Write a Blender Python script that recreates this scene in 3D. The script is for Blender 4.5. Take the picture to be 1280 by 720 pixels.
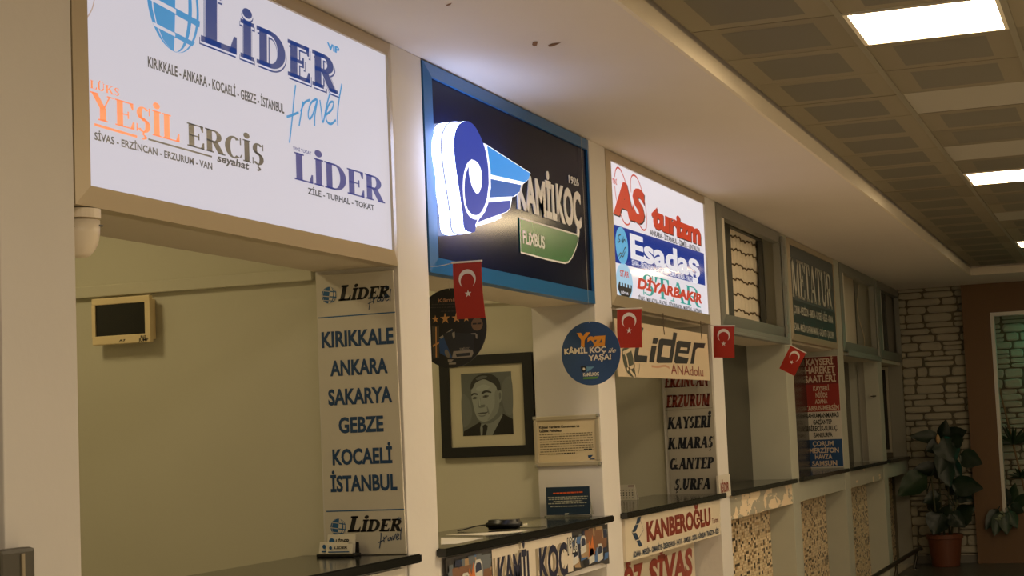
import bpy, bmesh, math, random
from mathutils import Vector, Matrix
from mathutils.geometry import tessellate_polygon
R = random.Random(7)
SC = bpy.context.scene
COL = SC.collection
for _o in list(bpy.data.objects):
    bpy.data.objects.remove(_o)

# ------------------------------------------------------------------ camera, light, exposure
CAM = Vector((0, 0, 1.6))
FPX = 2145.9                                            # focal length in pixels of the 1280 wide frame
ROT = Matrix(((0.344083, -0.938038, -0.041410), (-0.066, -0.068, 0.995), (0.937, 0.340, 0.086)))
yaw, pit, rol = 0.348082612, 0.0858651237, -0.041504139
fw = Vector((math.cos(pit) * math.cos(yaw), math.cos(pit) * math.sin(yaw), math.sin(pit)))
rt = fw.cross(Vector((0, 0, 1))).normalized()
up = rt.cross(fw)
cR, sR = math.cos(rol), math.sin(rol)
RIGHT = rt * cR + up * sR
UP = up * cR - rt * sR
cam = bpy.data.cameras.new('camera')
cam.sensor_width = 36.0
cam.lens = FPX * 36.0 / 1280.0
cam.clip_end = 200
co = bpy.data.objects.new('camera', cam)
COL.objects.link(co)
co.matrix_world = Matrix(((RIGHT.x, UP.x, -fw.x, CAM.x), (RIGHT.y, UP.y, -fw.y, CAM.y),
                          (RIGHT.z, UP.z, -fw.z, CAM.z), (0, 0, 0, 1)))
SC.camera = co

SC.view_settings.view_transform = 'Standard'
SC.view_settings.look = 'None'
SC.view_settings.gamma = 1.0
SC.view_settings.use_curve_mapping = False
SC.view_settings.exposure = 0.0

W = bpy.data.worlds.new('world')
SC.world = W
W.use_nodes = True
W.node_tree.nodes['Background'].inputs['Color'].default_value = (0.9, 0.75, 0.5, 1)
W.node_tree.nodes['Background'].inputs['Strength'].default_value = 0.02

WARM = (1.0, 0.81, 0.57)
AREA_W = 46.0
def ceiling_area(x, y, z, sx, sy, power, color=WARM):
    l = bpy.data.lights.new('unseen_ceiling_light', 'AREA')
    l.shape = 'RECTANGLE'; l.size = sx; l.size_y = sy
    l.energy = power; l.color = color
    o = bpy.data.objects.new('unseen_ceiling_light', l)
    COL.objects.link(o); o.location = (x, y, z)
    return o
# lamp row continued out of view; second row added to brighten the hall
for lx, ly, p in ((1.78, 0.685, .62), (-2.94, 0.685, .5), (-2.94, -2.3, .6), (1.78, -2.3, .85), (6.5, -2.3, 1.5), (8.86, -2.3, 1.6), (11.2, -2.3, 1.0), (15.9, -2.3, .2)):
    ceiling_area(lx, ly, 3.13, .56, .56, AREA_W * p)
# unseen area lights added inside the ticket rooms to light them from above
for lx, p in ((4.5, 11.0), (6.9, 11.0), (9.3, 2.5)):
    ceiling_area(lx, 3.9, 3.0, .5, .3, p, (1.0, .80, .45))

# ------------------------------------------------------------------ materials
def lin(c):
    return tuple((v / 255 / 12.92) if v / 255 <= 0.04045 else ((v / 255 + 0.055) / 1.055) ** 2.4 for v in c)
MATS = {}
def mat(name, rgb, rough=.6, metal=0, emit=0, spec=.5, bump=0, bscale=40, mottle=0, mscale=3, ecol=None):
    if name in MATS:
        return MATS[name]
    m = bpy.data.materials.new(name); m.use_nodes = True
    nt = m.node_tree; b = nt.nodes['Principled BSDF']
    c = lin(rgb) + (1,)
    b.inputs['Base Color'].default_value = c
    b.inputs['Roughness'].default_value = rough
    b.inputs['Metallic'].default_value = metal
    b.inputs['Specular IOR Level'].default_value = spec
    if emit:
        b.inputs['Emission Color'].default_value = (lin(ecol) + (1,)) if ecol else c
        b.inputs['Emission Strength'].default_value = emit
    if bump or mottle:
        tc = nt.nodes.new('ShaderNodeTexCoord')
    if mottle:
        n = nt.nodes.new('ShaderNodeTexNoise'); n.inputs['Scale'].default_value = mscale; n.inputs['Detail'].default_value = 6
        nt.links.new(tc.outputs['Object'], n.inputs['Vector'])
        mx = nt.nodes.new('ShaderNodeMix'); mx.data_type = 'RGBA'
        mx.inputs['A'].default_value = c
        mx.inputs['B'].default_value = tuple(v * (1 - mottle) for v in c[:3]) + (1,)
        nt.links.new(n.outputs['Fac'], mx.inputs['Factor'])
        nt.links.new(mx.outputs['Result'], b.inputs['Base Color'])
    if bump:
        n2 = nt.nodes.new('ShaderNodeTexNoise'); n2.inputs['Scale'].default_value = bscale; n2.inputs['Detail'].default_value = 4
        nt.links.new(tc.outputs['Object'], n2.inputs['Vector'])
        bp = nt.nodes.new('ShaderNodeBump'); bp.inputs['Strength'].default_value = bump; bp.inputs['Distance'].default_value = .01
        nt.links.new(n2.outputs['Fac'], bp.inputs['Height'])
        nt.links.new(bp.outputs['Normal'], b.inputs['Normal'])
    MATS[name] = m
    return m
WALL = mat('cream wall paint', (216, 212, 206), .7, mottle=.10, mscale=2.5, bump=.08, bscale=25)
WALLI = mat('ochre cream room paint', (200, 196, 174), .7, mottle=.08, mscale=2, bump=.05)
SOFF = mat('white ceiling paint', (216, 208, 200), .8, mottle=.06, mscale=3)
FASC = mat('fascia paint', (224, 214, 196), .7, mottle=.08, mscale=4)
GREYP = mat('grey green wall paint', (176, 176, 160), .65, mottle=.12, mscale=5)
RETG = mat('light grey return paint', (150, 146, 132), .7, mottle=.1, mscale=4)
ALU = mat('brushed aluminium', (170, 164, 150), .42, .65)
ALUB = mat('champagne aluminium', (190, 176, 150), .45, .5)
ALUD = mat('dull grey aluminium', (140, 140, 132), .45, .55)
GRAN = mat('black granite', (34, 36, 34), .12, mottle=.5, mscale=90)
BLACK = mat('black lacquer', (18, 19, 19), .4)
BLKPL = mat('black plastic', (16, 16, 17), .35)
WHITE = mat('white plastic', (226, 218, 200), .45)
BOARD = mat('white board', (206, 200, 186), .45, mottle=.05, mscale=6)
PAPER = mat('white paper', (222, 216, 200), .6)
CORD = mat('thin cord', (190, 180, 160), .6)
NAVYT = mat('navy blue print', (22, 62, 104), .5)
BLUEP = mat('blue print', (24, 88, 140), .5)
BLKP = mat('black print', (24, 24, 26), .5)
REDBR = mat('red brown print', (122, 44, 34), .5)
DARK = mat('dark smoked panel', (44, 40, 30), .25)
FLAGR = mat('red flag cloth', (170, 42, 24), .7)
FLAGW = mat('white flag print', (232, 222, 214), .7)

# ------------------------------------------------------------------ mesh helpers
WL = {}                                                  # world location of every root
def link(name, verts, faces, m, parent=None, kind=None, smooth=False, mi=None):
    if parent is None:
        xs = [v[0] for v in verts]; ys = [v[1] for v in verts]; zs = [v[2] for v in verts]
        org = Vector(((min(xs) + max(xs)) / 2, (min(ys) + max(ys)) / 2, min(zs)))
    else:
        org = WL[parent.name]
    me = bpy.data.meshes.new(name)
    me.from_pydata([tuple(Vector(v) - org) for v in verts], [], faces)
    for mm in (m if isinstance(m, (list, tuple)) else [m]):
        me.materials.append(mm)
    if mi:
        for p, i in zip(me.polygons, mi): p.material_index = i
    if smooth:
        for p in me.polygons: p.use_smooth = True
    me.update()
    o = bpy.data.objects.new(name, me); COL.objects.link(o)
    if parent is None:
        o.location = org
    else:
        o.parent = parent
    WL[o.name] = org
    if kind: o['kind'] = kind
    return o
def thing(name, label, cat, loc, group=None):
    o = bpy.data.objects.new(name, None); COL.objects.link(o)
    o.empty_display_size = .05
    o.location = loc; WL[o.name] = Vector(loc)
    o['label'] = label; o['category'] = cat
    if group: o['group'] = group
    return o
def tag(o, label, cat, group=None):
    o['label'] = label; o['category'] = cat
    if group: o['group'] = group
    return o
class MB:
    def __init__(s): s.v = []; s.f = []; s.mi = []
    def add(s, vs, fs, mi=0):
        n = len(s.v); s.v += [Vector(v) for v in vs]
        s.f += [tuple(i + n for i in f) for f in fs]; s.mi += [mi] * len(fs)
        return s
    def box(s, x0, x1, y0, y1, z0, z1, bev=0, mi=0):
        if bev:
            bm = bmesh.new(); bmesh.ops.create_cube(bm, size=1)
            for v in bm.verts:
                v.co = Vector(((x0 + x1) / 2 + v.co.x * (x1 - x0), (y0 + y1) / 2 + v.co.y * (y1 - y0), (z0 + z1) / 2 + v.co.z * (z1 - z0)))
            bmesh.ops.bevel(bm, geom=list(bm.edges), offset=bev, segments=2, affect='EDGES', profile=.6)
            bm.verts.index_update()
            s.add([v.co.copy() for v in bm.verts], [[v.index for v in f.verts] for f in bm.faces], mi); bm.free()
            return s
        v = [(x0, y0, z0), (x1, y0, z0), (x1, y1, z0), (x0, y1, z0), (x0, y0, z1), (x1, y0, z1), (x1, y1, z1), (x0, y1, z1)]
        return s.add(v, [(0, 3, 2, 1), (4, 5, 6, 7), (0, 1, 5, 4), (1, 2, 6, 5), (2, 3, 7, 6), (3, 0, 4, 7)], mi)
    def tube(s, pts, r, n=8, mi=0, cap=True, r2=None):
        pts = [Vector(p) for p in pts]; m = len(pts); vs = []; fs = []
        for i, p in enumerate(pts):
            d = (pts[min(i + 1, m - 1)] - pts[max(i - 1, 0)]).normalized()
            a = d.cross(Vector((0, 0, 1)))
            if a.length < .05: a = d.cross(Vector((1, 0, 0)))
            a.normalize(); b = d.cross(a)
            rr = r if r2 is None else r + (r2 - r) * i / (m - 1)
            for k in range(n):
                t = 2 * math.pi * k / n
                vs.append(p + (a * math.cos(t) + b * math.sin(t)) * rr)
        for i in range(m - 1):
            for k in range(n):
                fs.append((i * n + k, i * n + (k + 1) % n, (i + 1) * n + (k + 1) % n, (i + 1) * n + k))
        if cap:
            fs.append(tuple(range(n - 1, -1, -1))); fs.append(tuple(range((m - 1) * n, m * n)))
        return s.add(vs, fs, mi)
    def lathe(s, c, prof, n=24, mi=0):
        vs = []; fs = []; c = Vector(c)
        for r, z in prof:
            for k in range(n):
                t = 2 * math.pi * k / n
                vs.append(c + Vector((r * math.cos(t), r * math.sin(t), z)))
        for i in range(len(prof) - 1):
            for k in range(n):
                fs.append((i * n + k, i * n + (k + 1) % n, (i + 1) * n + (k + 1) % n, (i + 1) * n + k))
        fs.append(tuple(range(n - 1, -1, -1))); fs.append(tuple(range((len(prof) - 1) * n, len(prof) * n)))
        return s.add(vs, fs, mi)
    def build(s, name, m, parent=None, kind=None, smooth=False):
        return link(name, s.v, s.f, m, parent, kind, smooth, s.mi if isinstance(m, (list, tuple)) else None)
def box(name, x0, x1, y0, y1, z0, z1, m, parent=None, kind=None, bev=0):
    return MB().box(x0, x1, y0, y1, z0, z1, bev).build(name, m, parent, kind)

class Plane:
    """a real surface in the place: o a point on it, u to the reader's right, n towards the hall"""
    def __init__(s, o, u):
        s.o = Vector(o); s.u = Vector(u).normalized(); s.v = Vector((0, 0, 1)); s.n = s.u.cross(s.v)
    def uv(s, x, y):
        d = RIGHT * ((x - 640) / FPX) - UP * ((y - 360) / FPX) + fw
        t = (s.o - CAM).dot(s.n) / d.dot(s.n)
        p = CAM + d * t - s.o
        return (p.dot(s.u), p.dot(s.v))
    def pt(s, q, h=0): return s.o + s.u * q[0] + s.v * q[1] + s.n * h
    def at(s, x, y, h=0): return s.pt(s.uv(x, y), h)
    def off(s, h): return Plane(s.o + s.n * h, s.u)
def FAC(y): return Plane((0, y, 0), (1, 0, 0))
def SIDE(x): return Plane((x, 0, 0), (0, -1, 0))

def flat(name, pl, polys, h, m, parent=None, th=0, kind=None):
    """filled outlines lying on a plane (print), or plates of thickness th"""
    mb = MB()
    for poly in polys:
        add_poly(mb, pl, poly, h, th)
    return mb.build(name, m, parent, kind)
def add_poly(mb, pl, poly, h, th=0, mi=0):
    tri = tessellate_polygon([[Vector((q[0], q[1], 0)) for q in poly]])
    n = len(poly)
    ar = sum(poly[i][0] * poly[(i + 1) % n][1] - poly[(i + 1) % n][0] * poly[i][1] for i in range(n))
    top = [pl.pt(q, h) for q in poly]
    fs = []
    for t in tri:
        a, b, c = t
        q = (poly[b][0] - poly[a][0]) * (poly[c][1] - poly[a][1]) - (poly[c][0] - poly[a][0]) * (poly[b][1] - poly[a][1])
        fs.append((a, b, c) if q > 0 else (a, c, b))
    if th:
        bot = [pl.pt(q, h - th) for q in poly]
        sd = []
        for i in range(n):
            j = (i + 1) % n
            sd.append((i, n + i, n + j, j) if ar > 0 else (j, n + j, n + i, i))
        back = [(c + n, b + n, a + n) for a, b, c in fs]
        mb.add(top + bot, fs + sd + back, mi)
    else:
        mb.add(top, fs, mi)
def flats(name, pl, polys, h, m, parent=None, th=0):
    for i, p in enumerate(polys): flat(name, pl, [p], h + i * .0001, m, parent, th)
def circ(c, rx, ry=None, n=40, a0=0, a1=360):
    ry = rx if ry is None else ry
    m = n if a1 - a0 >= 360 else n + 1
    return [(c[0] + rx * math.cos(math.radians(a0 + (a1 - a0) * i / n)), c[1] + ry * math.sin(math.radians(a0 + (a1 - a0) * i / n))) for i in range(m)]
def pxs(pl, pts): return [pl.uv(*p) for p in pts]
def smooth_pts(pts, closed=False, sub=5):
    n = len(pts); out = []
    rng = range(n if closed else n - 1)
    for i in rng:
        if closed: p0, p1, p2, p3 = pts[i - 1], pts[i], pts[(i + 1) % n], pts[(i + 2) % n]
        else: p0, p1, p2, p3 = pts[max(i - 1, 0)], pts[i], pts[i + 1], pts[min(i + 2, n - 1)]
        for k in range(sub):
            t = k / sub
            out.append(tuple(.5 * (2 * b + (c - a) * t + (2 * a - 5 * b + 4 * c - d) * t * t + (-a + 3 * b - 3 * c + d) * t ** 3)
                             for a, b, c, d in zip(p0, p1, p2, p3)))
    if not closed: out.append(tuple(pts[-1]))
    return out
def strokes(name, pl, lines, w, h, m, parent, sub=4):
    mb = MB()
    for ln in lines:
        closed = len(ln) > 2 and ln[0] == ln[-1]
        p = smooth_pts(ln, False, sub) if sub else ln
        L = []; Rr = []
        for i, q in enumerate(p):
            a = p[max(i - 1, 0)]; b = p[min(i + 1, len(p) - 1)]
            dx, dy = b[0] - a[0], b[1] - a[1]; l = math.hypot(dx, dy) or 1
            nx, ny = -dy / l * w / 2, dx / l * w / 2
            L.append(pl.pt((q[0] + nx, q[1] + ny), h)); Rr.append(pl.pt((q[0] - nx, q[1] - ny), h))
        k = len(p)
        mb.add(Rr + L, [(i, i + 1, k + i + 1, k + i) for i in range(k - 1)])
    return mb.build(name, m, parent)

# ---- sans lettering from the built-in font
def text_raw(s, bold, shear, ext=0):
    cu = bpy.data.curves.new('t', 'FONT'); cu.body = s; cu.size = 1; cu.offset = bold; cu.shear = shear; cu.resolution_u = 3
    cu.extrude = ext
    o = bpy.data.objects.new('t', cu); COL.objects.link(o)
    bpy.context.view_layer.update()
    me = o.to_mesh()
    v = [tuple(p.co) for p in me.vertices]; f = [tuple(p.vertices) for p in me.polygons]
    o.to_mesh_clear(); bpy.data.objects.remove(o); bpy.data.curves.remove(cu)
    return v, f
CAPH = max(v[1] for v in text_raw('H', 0, 0)[0])
def text_uv(name, s, pl, u0, v0, width, cap, m, parent, h=.0012, bold=.02, shear=0, ext=0):
    v, f = text_raw(s, bold, shear, .5 if ext else 0)
    x0 = min(p[0] for p in v); x1 = max(p[0] for p in v)
    kx = width / (x1 - x0); ky = cap / CAPH
    vs = [pl.pt((u0 + (p[0] - x0) * kx, v0 + p[1] * ky), h + (p[2] + .5) * ext if ext else h) for p in v]
    return link(name, vs, f, m, parent)
def text(s, pl, bl, br, tl, m, parent, name='lettering', **k):
    a, b, t = pl.uv(*bl), pl.uv(*br), pl.uv(*tl)
    return text_uv(name, s, pl, a[0], (a[1] + b[1]) / 2, b[0] - a[0], t[1] - a[1], m, parent, **k)

# ---- serif lettering drawn as outlines
def serif_glyph(ch, T, hh, k, b):
    P = []
    def rect(x0, y0, x1, y1): P.append([(x0, y0), (x1, y0), (x1, y1), (x0, y1)])
    def sf(x0, x1, y): rect(x0 - k, y, x1 + k, y + b) if y < .5 else rect(x0 - k, y - b, x1 + k, y)
    def stem(x, t=T, lo=True, hi=True):
        rect(x, 0, x + t, 1)
        if lo: sf(x, x + t, 0)
        if hi: sf(x, x + t, 1)
    def ring(cx, cy, rx, ry, tx, ty, a0, a1, n=20):
        for i in range(n):
            q = []
            for a, (X, Y) in ((i, (rx, ry)), (i + 1, (rx, ry)), (i + 1, (rx - tx, ry - ty)), (i, (rx - tx, ry - ty))):
                an = math.radians(a0 + (a1 - a0) * a / n)
                q.append((cx + X * math.cos(an), cy + Y * math.sin(an)))
            P.append(q)
    def diag(xa, ya, xb, yb, t): P.append([(xa - t / 2, ya), (xa + t / 2, ya), (xb + t / 2, yb), (xb - t / 2, yb)])
    def term(x, y, d): P.append([(x, y), (x, y + d * .26), (x - .06, y + d * .26), (x - .17, y)])
    x = k; W = .8
    base = {'İ': 'I', 'Ş': 'S', 'Ç': 'C', 'Ğ': 'G', 'Ü': 'U', 'Ö': 'O'}.get(ch, ch)
    if base == 'I': W = 2 * k + T; stem(x)
    elif base == 'L': W = .74; stem(x); rect(x, 0, W, b); term(W, 0, 1.25)
    elif base == 'E' or base == 'F':
        W = .76; stem(x); rect(x, 1 - b, W - .03, 1); term(W - .03, 1, -1)
        rect(x, .5 - b * .45, .52, .5 + b * .45); rect(.49, .36, .55, .64)
        if base == 'E': rect(x, 0, W, b); term(W, 0, 1.1)
    elif base == 'D': W = .92; stem(x); rect(x, 0, .45, hh); rect(x, 1 - hh, .45, 1); ring(.42, .5, W - .42, .5, T * 1.05, hh, -90, 90)
    elif base in 'PRB':
        W = .84; stem(x); rect(x, 1 - hh, .45, 1); rect(x, .46, .45, .46 + hh); ring(.43, .73, .34, .27, T * .95, hh, -90, 90)
        if base == 'R': diag(W - T * .35, 0, .44, .5, T * 1.15); rect(W - T * .9, 0, W + .09, b)
        if base == 'B': rect(x, 0, .45, hh); ring(.43, .26, .38, .26, T, hh, -90, 90)
        if base == 'P': W = .78
    elif base == 'S':
        W = .64; w = .27
        ring(.32, .735, w, .265, T * .62, hh, 35, 90, 6); ring(.32, .735, w, .265, T * .9, hh, 90, 235, 12)
        ring(.32, .275, w + .02, .275, T * .9, hh, -90, 55, 12); ring(.32, .275, w + .02, .275, T * .62, hh, 215, 270, 6)
        P.append([(.07, .68), (.20, .53), (.60, .36), (.47, .50)]); P.append([(.13, .55), (.30, .44), (.52, .45), (.36, .58)])
        rect(.55, .70, .60, 1.0); rect(.03, 0, .08, .30)
    elif base in 'CG':
        W = .86; ring(.46, .5, .43, .5, T * 1.05, hh, 50, 310, 28); rect(.76, .68, .82, 1.0)
        if base == 'G': rect(.62, .02, .62 + T, .44); rect(.56, .44 - b, .66 + T + .04, .44)
        else: P.append([(.74, .12), (.80, .08), (.86, .24), (.82, .26)])
    elif base == 'O': W = .92; ring(.46, .5, .45, .5, T * 1.05, hh, 0, 360, 36)
    elif base == 'U':
        W = .9; rect(x, .32, x + T, 1); sf(x, x + T, 1); rx = .76 - hh
        rect(rx, .32, rx + hh, 1); sf(rx, rx + hh, 1); ring((x + rx + hh) / 2, .34, (rx + hh - x) / 2, .34, T * .9, hh * 1.2, 180, 360, 18)
    elif base == 'K':
        W = .92; stem(x); diag(x + T * .9, .42, .72, 1, hh * 1.3); sf(.68, .78, 1); diag(.80, 0, .42, .58, T * 1.1); rect(.70 - k, 0, .92, b)
    elif base == 'A':
        W = .94; diag(.12, 0, .44, 1, hh); diag(.77, 0, .47, 1, T); rect(.2, .28, .68, .28 + hh); rect(0, 0, .24, b); rect(.60, 0, .94, b)
    elif base == 'Y':
        W = .9; rect(.36, 0, .36 + T, .5); sf(.36, .36 + T, 0); diag(.37 + T * .5, .45, .15, 1, T); diag(.36 + T * .6, .45, .76, 1, hh); rect(0, 1 - b, .32, 1); rect(.64, 1 - b, .9, 1)
    elif base == 'V': W = .9; diag(.46, 0, .15, 1, T); diag(.46, 0, .78, 1, hh); rect(0, 1 - b, .34, 1); rect(.64, 1 - b, .9, 1)
    elif base == 'M':
        W = 1.1; stem(x, hh * 1.2); stem(1.1 - k - T, T); diag(.55, .05, x + T * .5, 1, T); diag(.55, .05, 1.1 - k - T * .6, 1, hh * 1.2)
    elif base == 'N': W = .95; stem(x, hh * 1.2); rect(.83 - hh, 0, .83, 1); sf(.83 - hh, .83, 1); diag(.76, 0, x + T * .45, 1, T)
    elif base == 'T': W = .84; stem(.42 - T / 2, T, True, False); rect(.02, 1 - b, .82, 1); P.append([(.02, 1), (.02, .7), (.07, .7), (.16, 1 - b)]); P.append([(.82, 1), (.82, .7), (.77, .7), (.68, 1 - b)])
    elif base == 'Z': W = .78; rect(.04, 0, .76, b); rect(.04, 1 - b, .72, 1); diag(.14, b * .6, .60, 1 - b * .6, T * 1.15); term(.76, 0, 1.2); P.append([(.04, 1), (.04, .72), (.09, .72), (.2, 1)])
    elif base == 'H': W = .95; stem(x); stem(.95 - k - T); rect(x, .46, .9, .46 + hh)
    elif base == '.': W = .3; P.append(circ((.14, .09), .1, .1, 12))
    elif base == '-': W = .5; rect(.08, .36, .42, .46)
    elif base == ' ': W = .4
    cx = W / 2
    if ch == 'İ': P.append(circ((cx, 1.2), T * .62, T * .55, 14))
    if ch in 'ÜÖ': P.append(circ((cx - .15, 1.17), .085, .085, 10)); P.append(circ((cx + .15, 1.17), .085, .085, 10))
    if ch in 'ŞÇ': P += [[(cx - .03, .02), (cx + .04, .02), (cx + .03, -.1), (cx - .05, -.1)], [(cx - .05, -.08), (cx + .09, -.1), (cx + .13, -.18), (cx + .03, -.17)], [(cx + .13, -.13), (cx + .13, -.22), (cx - .02, -.29), (cx - .10, -.24)]]
    if ch == 'Ğ': P += [[(cx - .2, 1.25), (cx - .13, 1.25), (cx - .03, 1.16), (cx - .06, 1.09)], [(cx - .06, 1.09), (cx + .06, 1.09), (cx + .03, 1.16), (cx - .03, 1.16)], [(cx + .06, 1.09), (cx + .03, 1.16), (cx + .13, 1.25), (cx + .2, 1.25)]]
    return P, W
def serif(s, pl, bl, br, tl, m, parent, name='lettering', h=.0012, T=.19, hair=.07, k=.07, b=.055, shear=0, gap=.05, first=1.0, ext=0):
    a, e, t = pl.uv(*bl), pl.uv(*br), pl.uv(*tl)
    polys = []; x = 0
    for i, ch in enumerate(s):
        P, Wd = serif_glyph(ch, T, hair, k, b)
        sc = first if i == 0 else 1
        for p in P: polys.append([((q[0] + shear * q[1]) * sc + x, q[1] * sc) for q in p])
        x += (Wd + gap) * sc
    x0 = min(q[0] for p in polys for q in p); x1 = max(q[0] for p in polys for q in p)
    kx = (e[0] - a[0]) / (x1 - x0); ky = t[1] - a[1]; v0 = (a[1] + e[1]) / 2
    return flat(name, pl, [[(a[0] + (q[0] - x0) * kx, v0 + q[1] * ky) for q in p] for p in polys], h, m, parent, th=ext)

def globe(pl, c, r, mb_, mw_, parent, h, tilt=-8, name='globe_emblem', rx=None):
    """blue globe emblem: filled left side, white panes on the right"""
    rx = rx or r
    tl = math.radians(tilt)
    def P(ph, la):
        x = math.cos(math.radians(la)) * math.sin(math.radians(ph)); y = math.sin(math.radians(la))
        X, Y = x * math.cos(tl) - y * math.sin(tl), x * math.sin(tl) + y * math.cos(tl)
        return (c[0] + X * rx, c[1] + Y * r)
    o = flat(name, pl, [circ(c, rx, r, 44)], h, mb_, parent)
    cells = []
    mer = [-62, -57, -20, -14, 5, 12, 38, 44, 66, 71, 84]
    lats = [-84, -33, -27, 22, 28, 84]
    def cell(p0, p1, l0, l1):
        n = 8
        cells.append([P(p0, l0 + (l1 - l0) * i / n) for i in range(n + 1)] + [P(p1, l1 - (l1 - l0) * i / n) for i in range(n + 1)])
    cell(-58, -53, -80, 80)
    for la in (-41, -10, 27):
        n = 10
        cells.append([P(-86 + 90 * i / n, la - 2.6) for i in range(n + 1)] + [P(4 - 90 * i / n, la + 2.6) for i in range(n + 1)])
    for p0, p1 in ((2, 32), (42, 58), (70, 82)):
        for l0, l1 in ((-82, -45), (-37, -14), (-6, 23), (31, 82)):
            cell(p0, p1, l0, l1)
    flat('globe_panes', pl, cells, h + .0006, mw_, o)
    return o
def star(c, r, n=5, r2=.382, rot=90):
    return [(c[0] + (r if i % 2 == 0 else r * r2) * math.cos(math.radians(rot + 180 * i / n)), c[1] + (r if i % 2 == 0 else r * r2) * math.sin(math.radians(rot + 180 * i / n))) for i in range(2 * n)]
def crescent(c, r, open_deg, n=36):
    """crescent opening towards open_deg"""
    d = math.radians(open_deg); c2 = (c[0] + r * .25 * math.cos(d), c[1] + r * .25 * math.sin(d)); r2 = r * .80
    a = 40
    out = [(c[0] + r * math.cos(math.radians(open_deg + a + (360 - 2 * a) * i / n)), c[1] + r * math.sin(math.radians(open_deg + a + (360 - 2 * a) * i / n))) for i in range(n + 1)]
    a2 = 53
    inn = [(c2[0] + r2 * math.cos(math.radians(open_deg + a2 + (360 - 2 * a2) * i / n)), c2[1] + r2 * math.sin(math.radians(open_deg + a2 + (360 - 2 * a2) * i / n))) for i in range(n + 1)]
    return [[out[i], out[i + 1], inn[i + 1], inn[i]] for i in range(n)]

# ------------------------------------------------------------------ the setting
FY = 2.505                                              # face of the pillars
SOF = 3.057                                             # soffit height
TILEZ = 3.146
PIL = [(1.0, 1.28), (3.375, 3.68), (5.70, 5.985), (8.095, 8.385), (10.525, 10.81), (12.89, 13.18), (15.31, 15.60), (17.72, 18.0)]
XEND = 19.62
BAY = [(PIL[i][1], PIL[i + 1][0]) for i in range(7)] + [(18.0, XEND)]   # bay 0 lies left of the frame
def struct(name, x0, x1, y0, y1, z0, z1, m, bev=0): return box(name, x0, x1, y0, y1, z0, z1, m, None, 'structure', bev)

FLOORM = mat('pale beige floor tiles', (214, 204, 186), .3, mottle=.2, mscale=2)
struct('floor', -5, 20.4, -4.4, 4.8, -.1, 0, FLOORM)
struct('floor_end_shade', 17.9, 19.64, -4.39, 2.5, 0, .004, mat('floor tiles darkened as shade', (74, 72, 66), .3, mottle=.2))  # added thin slab, its dark colour stands in for shade on the floor
struct('wall_back', -5.1, -5, -4.4, 4.8, 0, 3.3, WALL)
struct('wall_right', -5, 20.4, -4.5, -4.4, 0, 3.3, WALL)
struct('wall_left', -5, 1.0, FY, FY + .3, 0, SOF, WALL)
struct('wall_rear', 1.0, 20.4, 4.7, 4.8, 0, SOF, WALLI)

# soffit over the ticket windows, with its fascia, and the strip over the end wall
mb = MB().box(-5, 20.4, 1.593, 4.8, SOF, 3.3)
mb.build('ceiling_soffit', SOFF, None, 'structure')
MB().box(18.28, 20.4, -4.4, 1.593, SOF, 3.3).build('ceiling_soffit', SOFF, None, 'structure')
MB().box(-5, 18.28, 1.575, 1.593, SOF - .001, TILEZ - .012).box(18.262, 18.28, -4.4, 1.593, SOF - .001, TILEZ - .012).build('trim_1', FASC, None, 'structure')

# tiled ceiling: perforated metal tiles, main tees
TCOL = [mat('ceiling tile ' + n, c, .6, .0, spec=.4) for n, c in
        (('beige', (126, 118, 98)), ('sand', (119, 111, 92)), ('drab', (111, 104, 86)), ('pale', (150, 146, 134)))]
TPERF = mat('perforated tile field', (100, 96, 84), .7)
TEE = mat('ceiling tee', (124, 118, 100), .5)
TX0, TPX, TY0, TPY = 6.487, .59, .985, .60
mb = MB(); LAMPCELLS = {(0, 0), (8, 0), (16, 0)}
for i in range(-20, 20):
    for j in range(-1, 9):
        x0 = TX0 + i * TPX; x1 = x0 + TPX
        y1 = TY0 - (j) * TPY; y0 = y1 - TPY
        x0 = max(x0, -5); x1 = min(x1, 18.262); y1 = min(y1, 1.575); y0 = max(y0, -4.4)
        if x1 - x0 < .05 or y1 - y0 < .05 or (i, j) in LAMPCELLS: continue
        c = R.choice([0, 0, 1, 1, 2]);
        if (i, j) in ((3, 0), (6, 0), (12, 0), (14, 1)): c = 3
        x0 += .004; x1 -= .004; y0 += .012; y1 -= .012
        z = TILEZ + R.uniform(0, .002)
        mb.box(x0, x1, y0, y1, z, z + .02, mi=c)
        if c != 3 and x1 - x0 > .4 and y1 - y0 > .4:
            a = .10; zz = z - .0008
            mb.add([(x0 + a * .75, y0 + a, zz), (x0 + a * .75, y1 - a, zz), (x1 - a * .75, y1 - a, zz), (x1 - a * .75, y0 + a, zz)], [(0, 1, 2, 3)], 4)
mb.build('ceiling', TCOL + [TPERF], None, 'structure')
struct('ceiling_void', -5, 18.28, -4.4, 1.593, TILEZ + .03, 3.3, BLACK)
mb = MB()
for j in range(-1, 9):
    y = TY0 - j * TPY
    if -4.4 < y < 1.5: mb.box(-5, 18.262, y - .013, y + .013, TILEZ - .006, TILEZ + .02)
mb.build('trim_2', TEE, None, 'structure')

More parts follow.
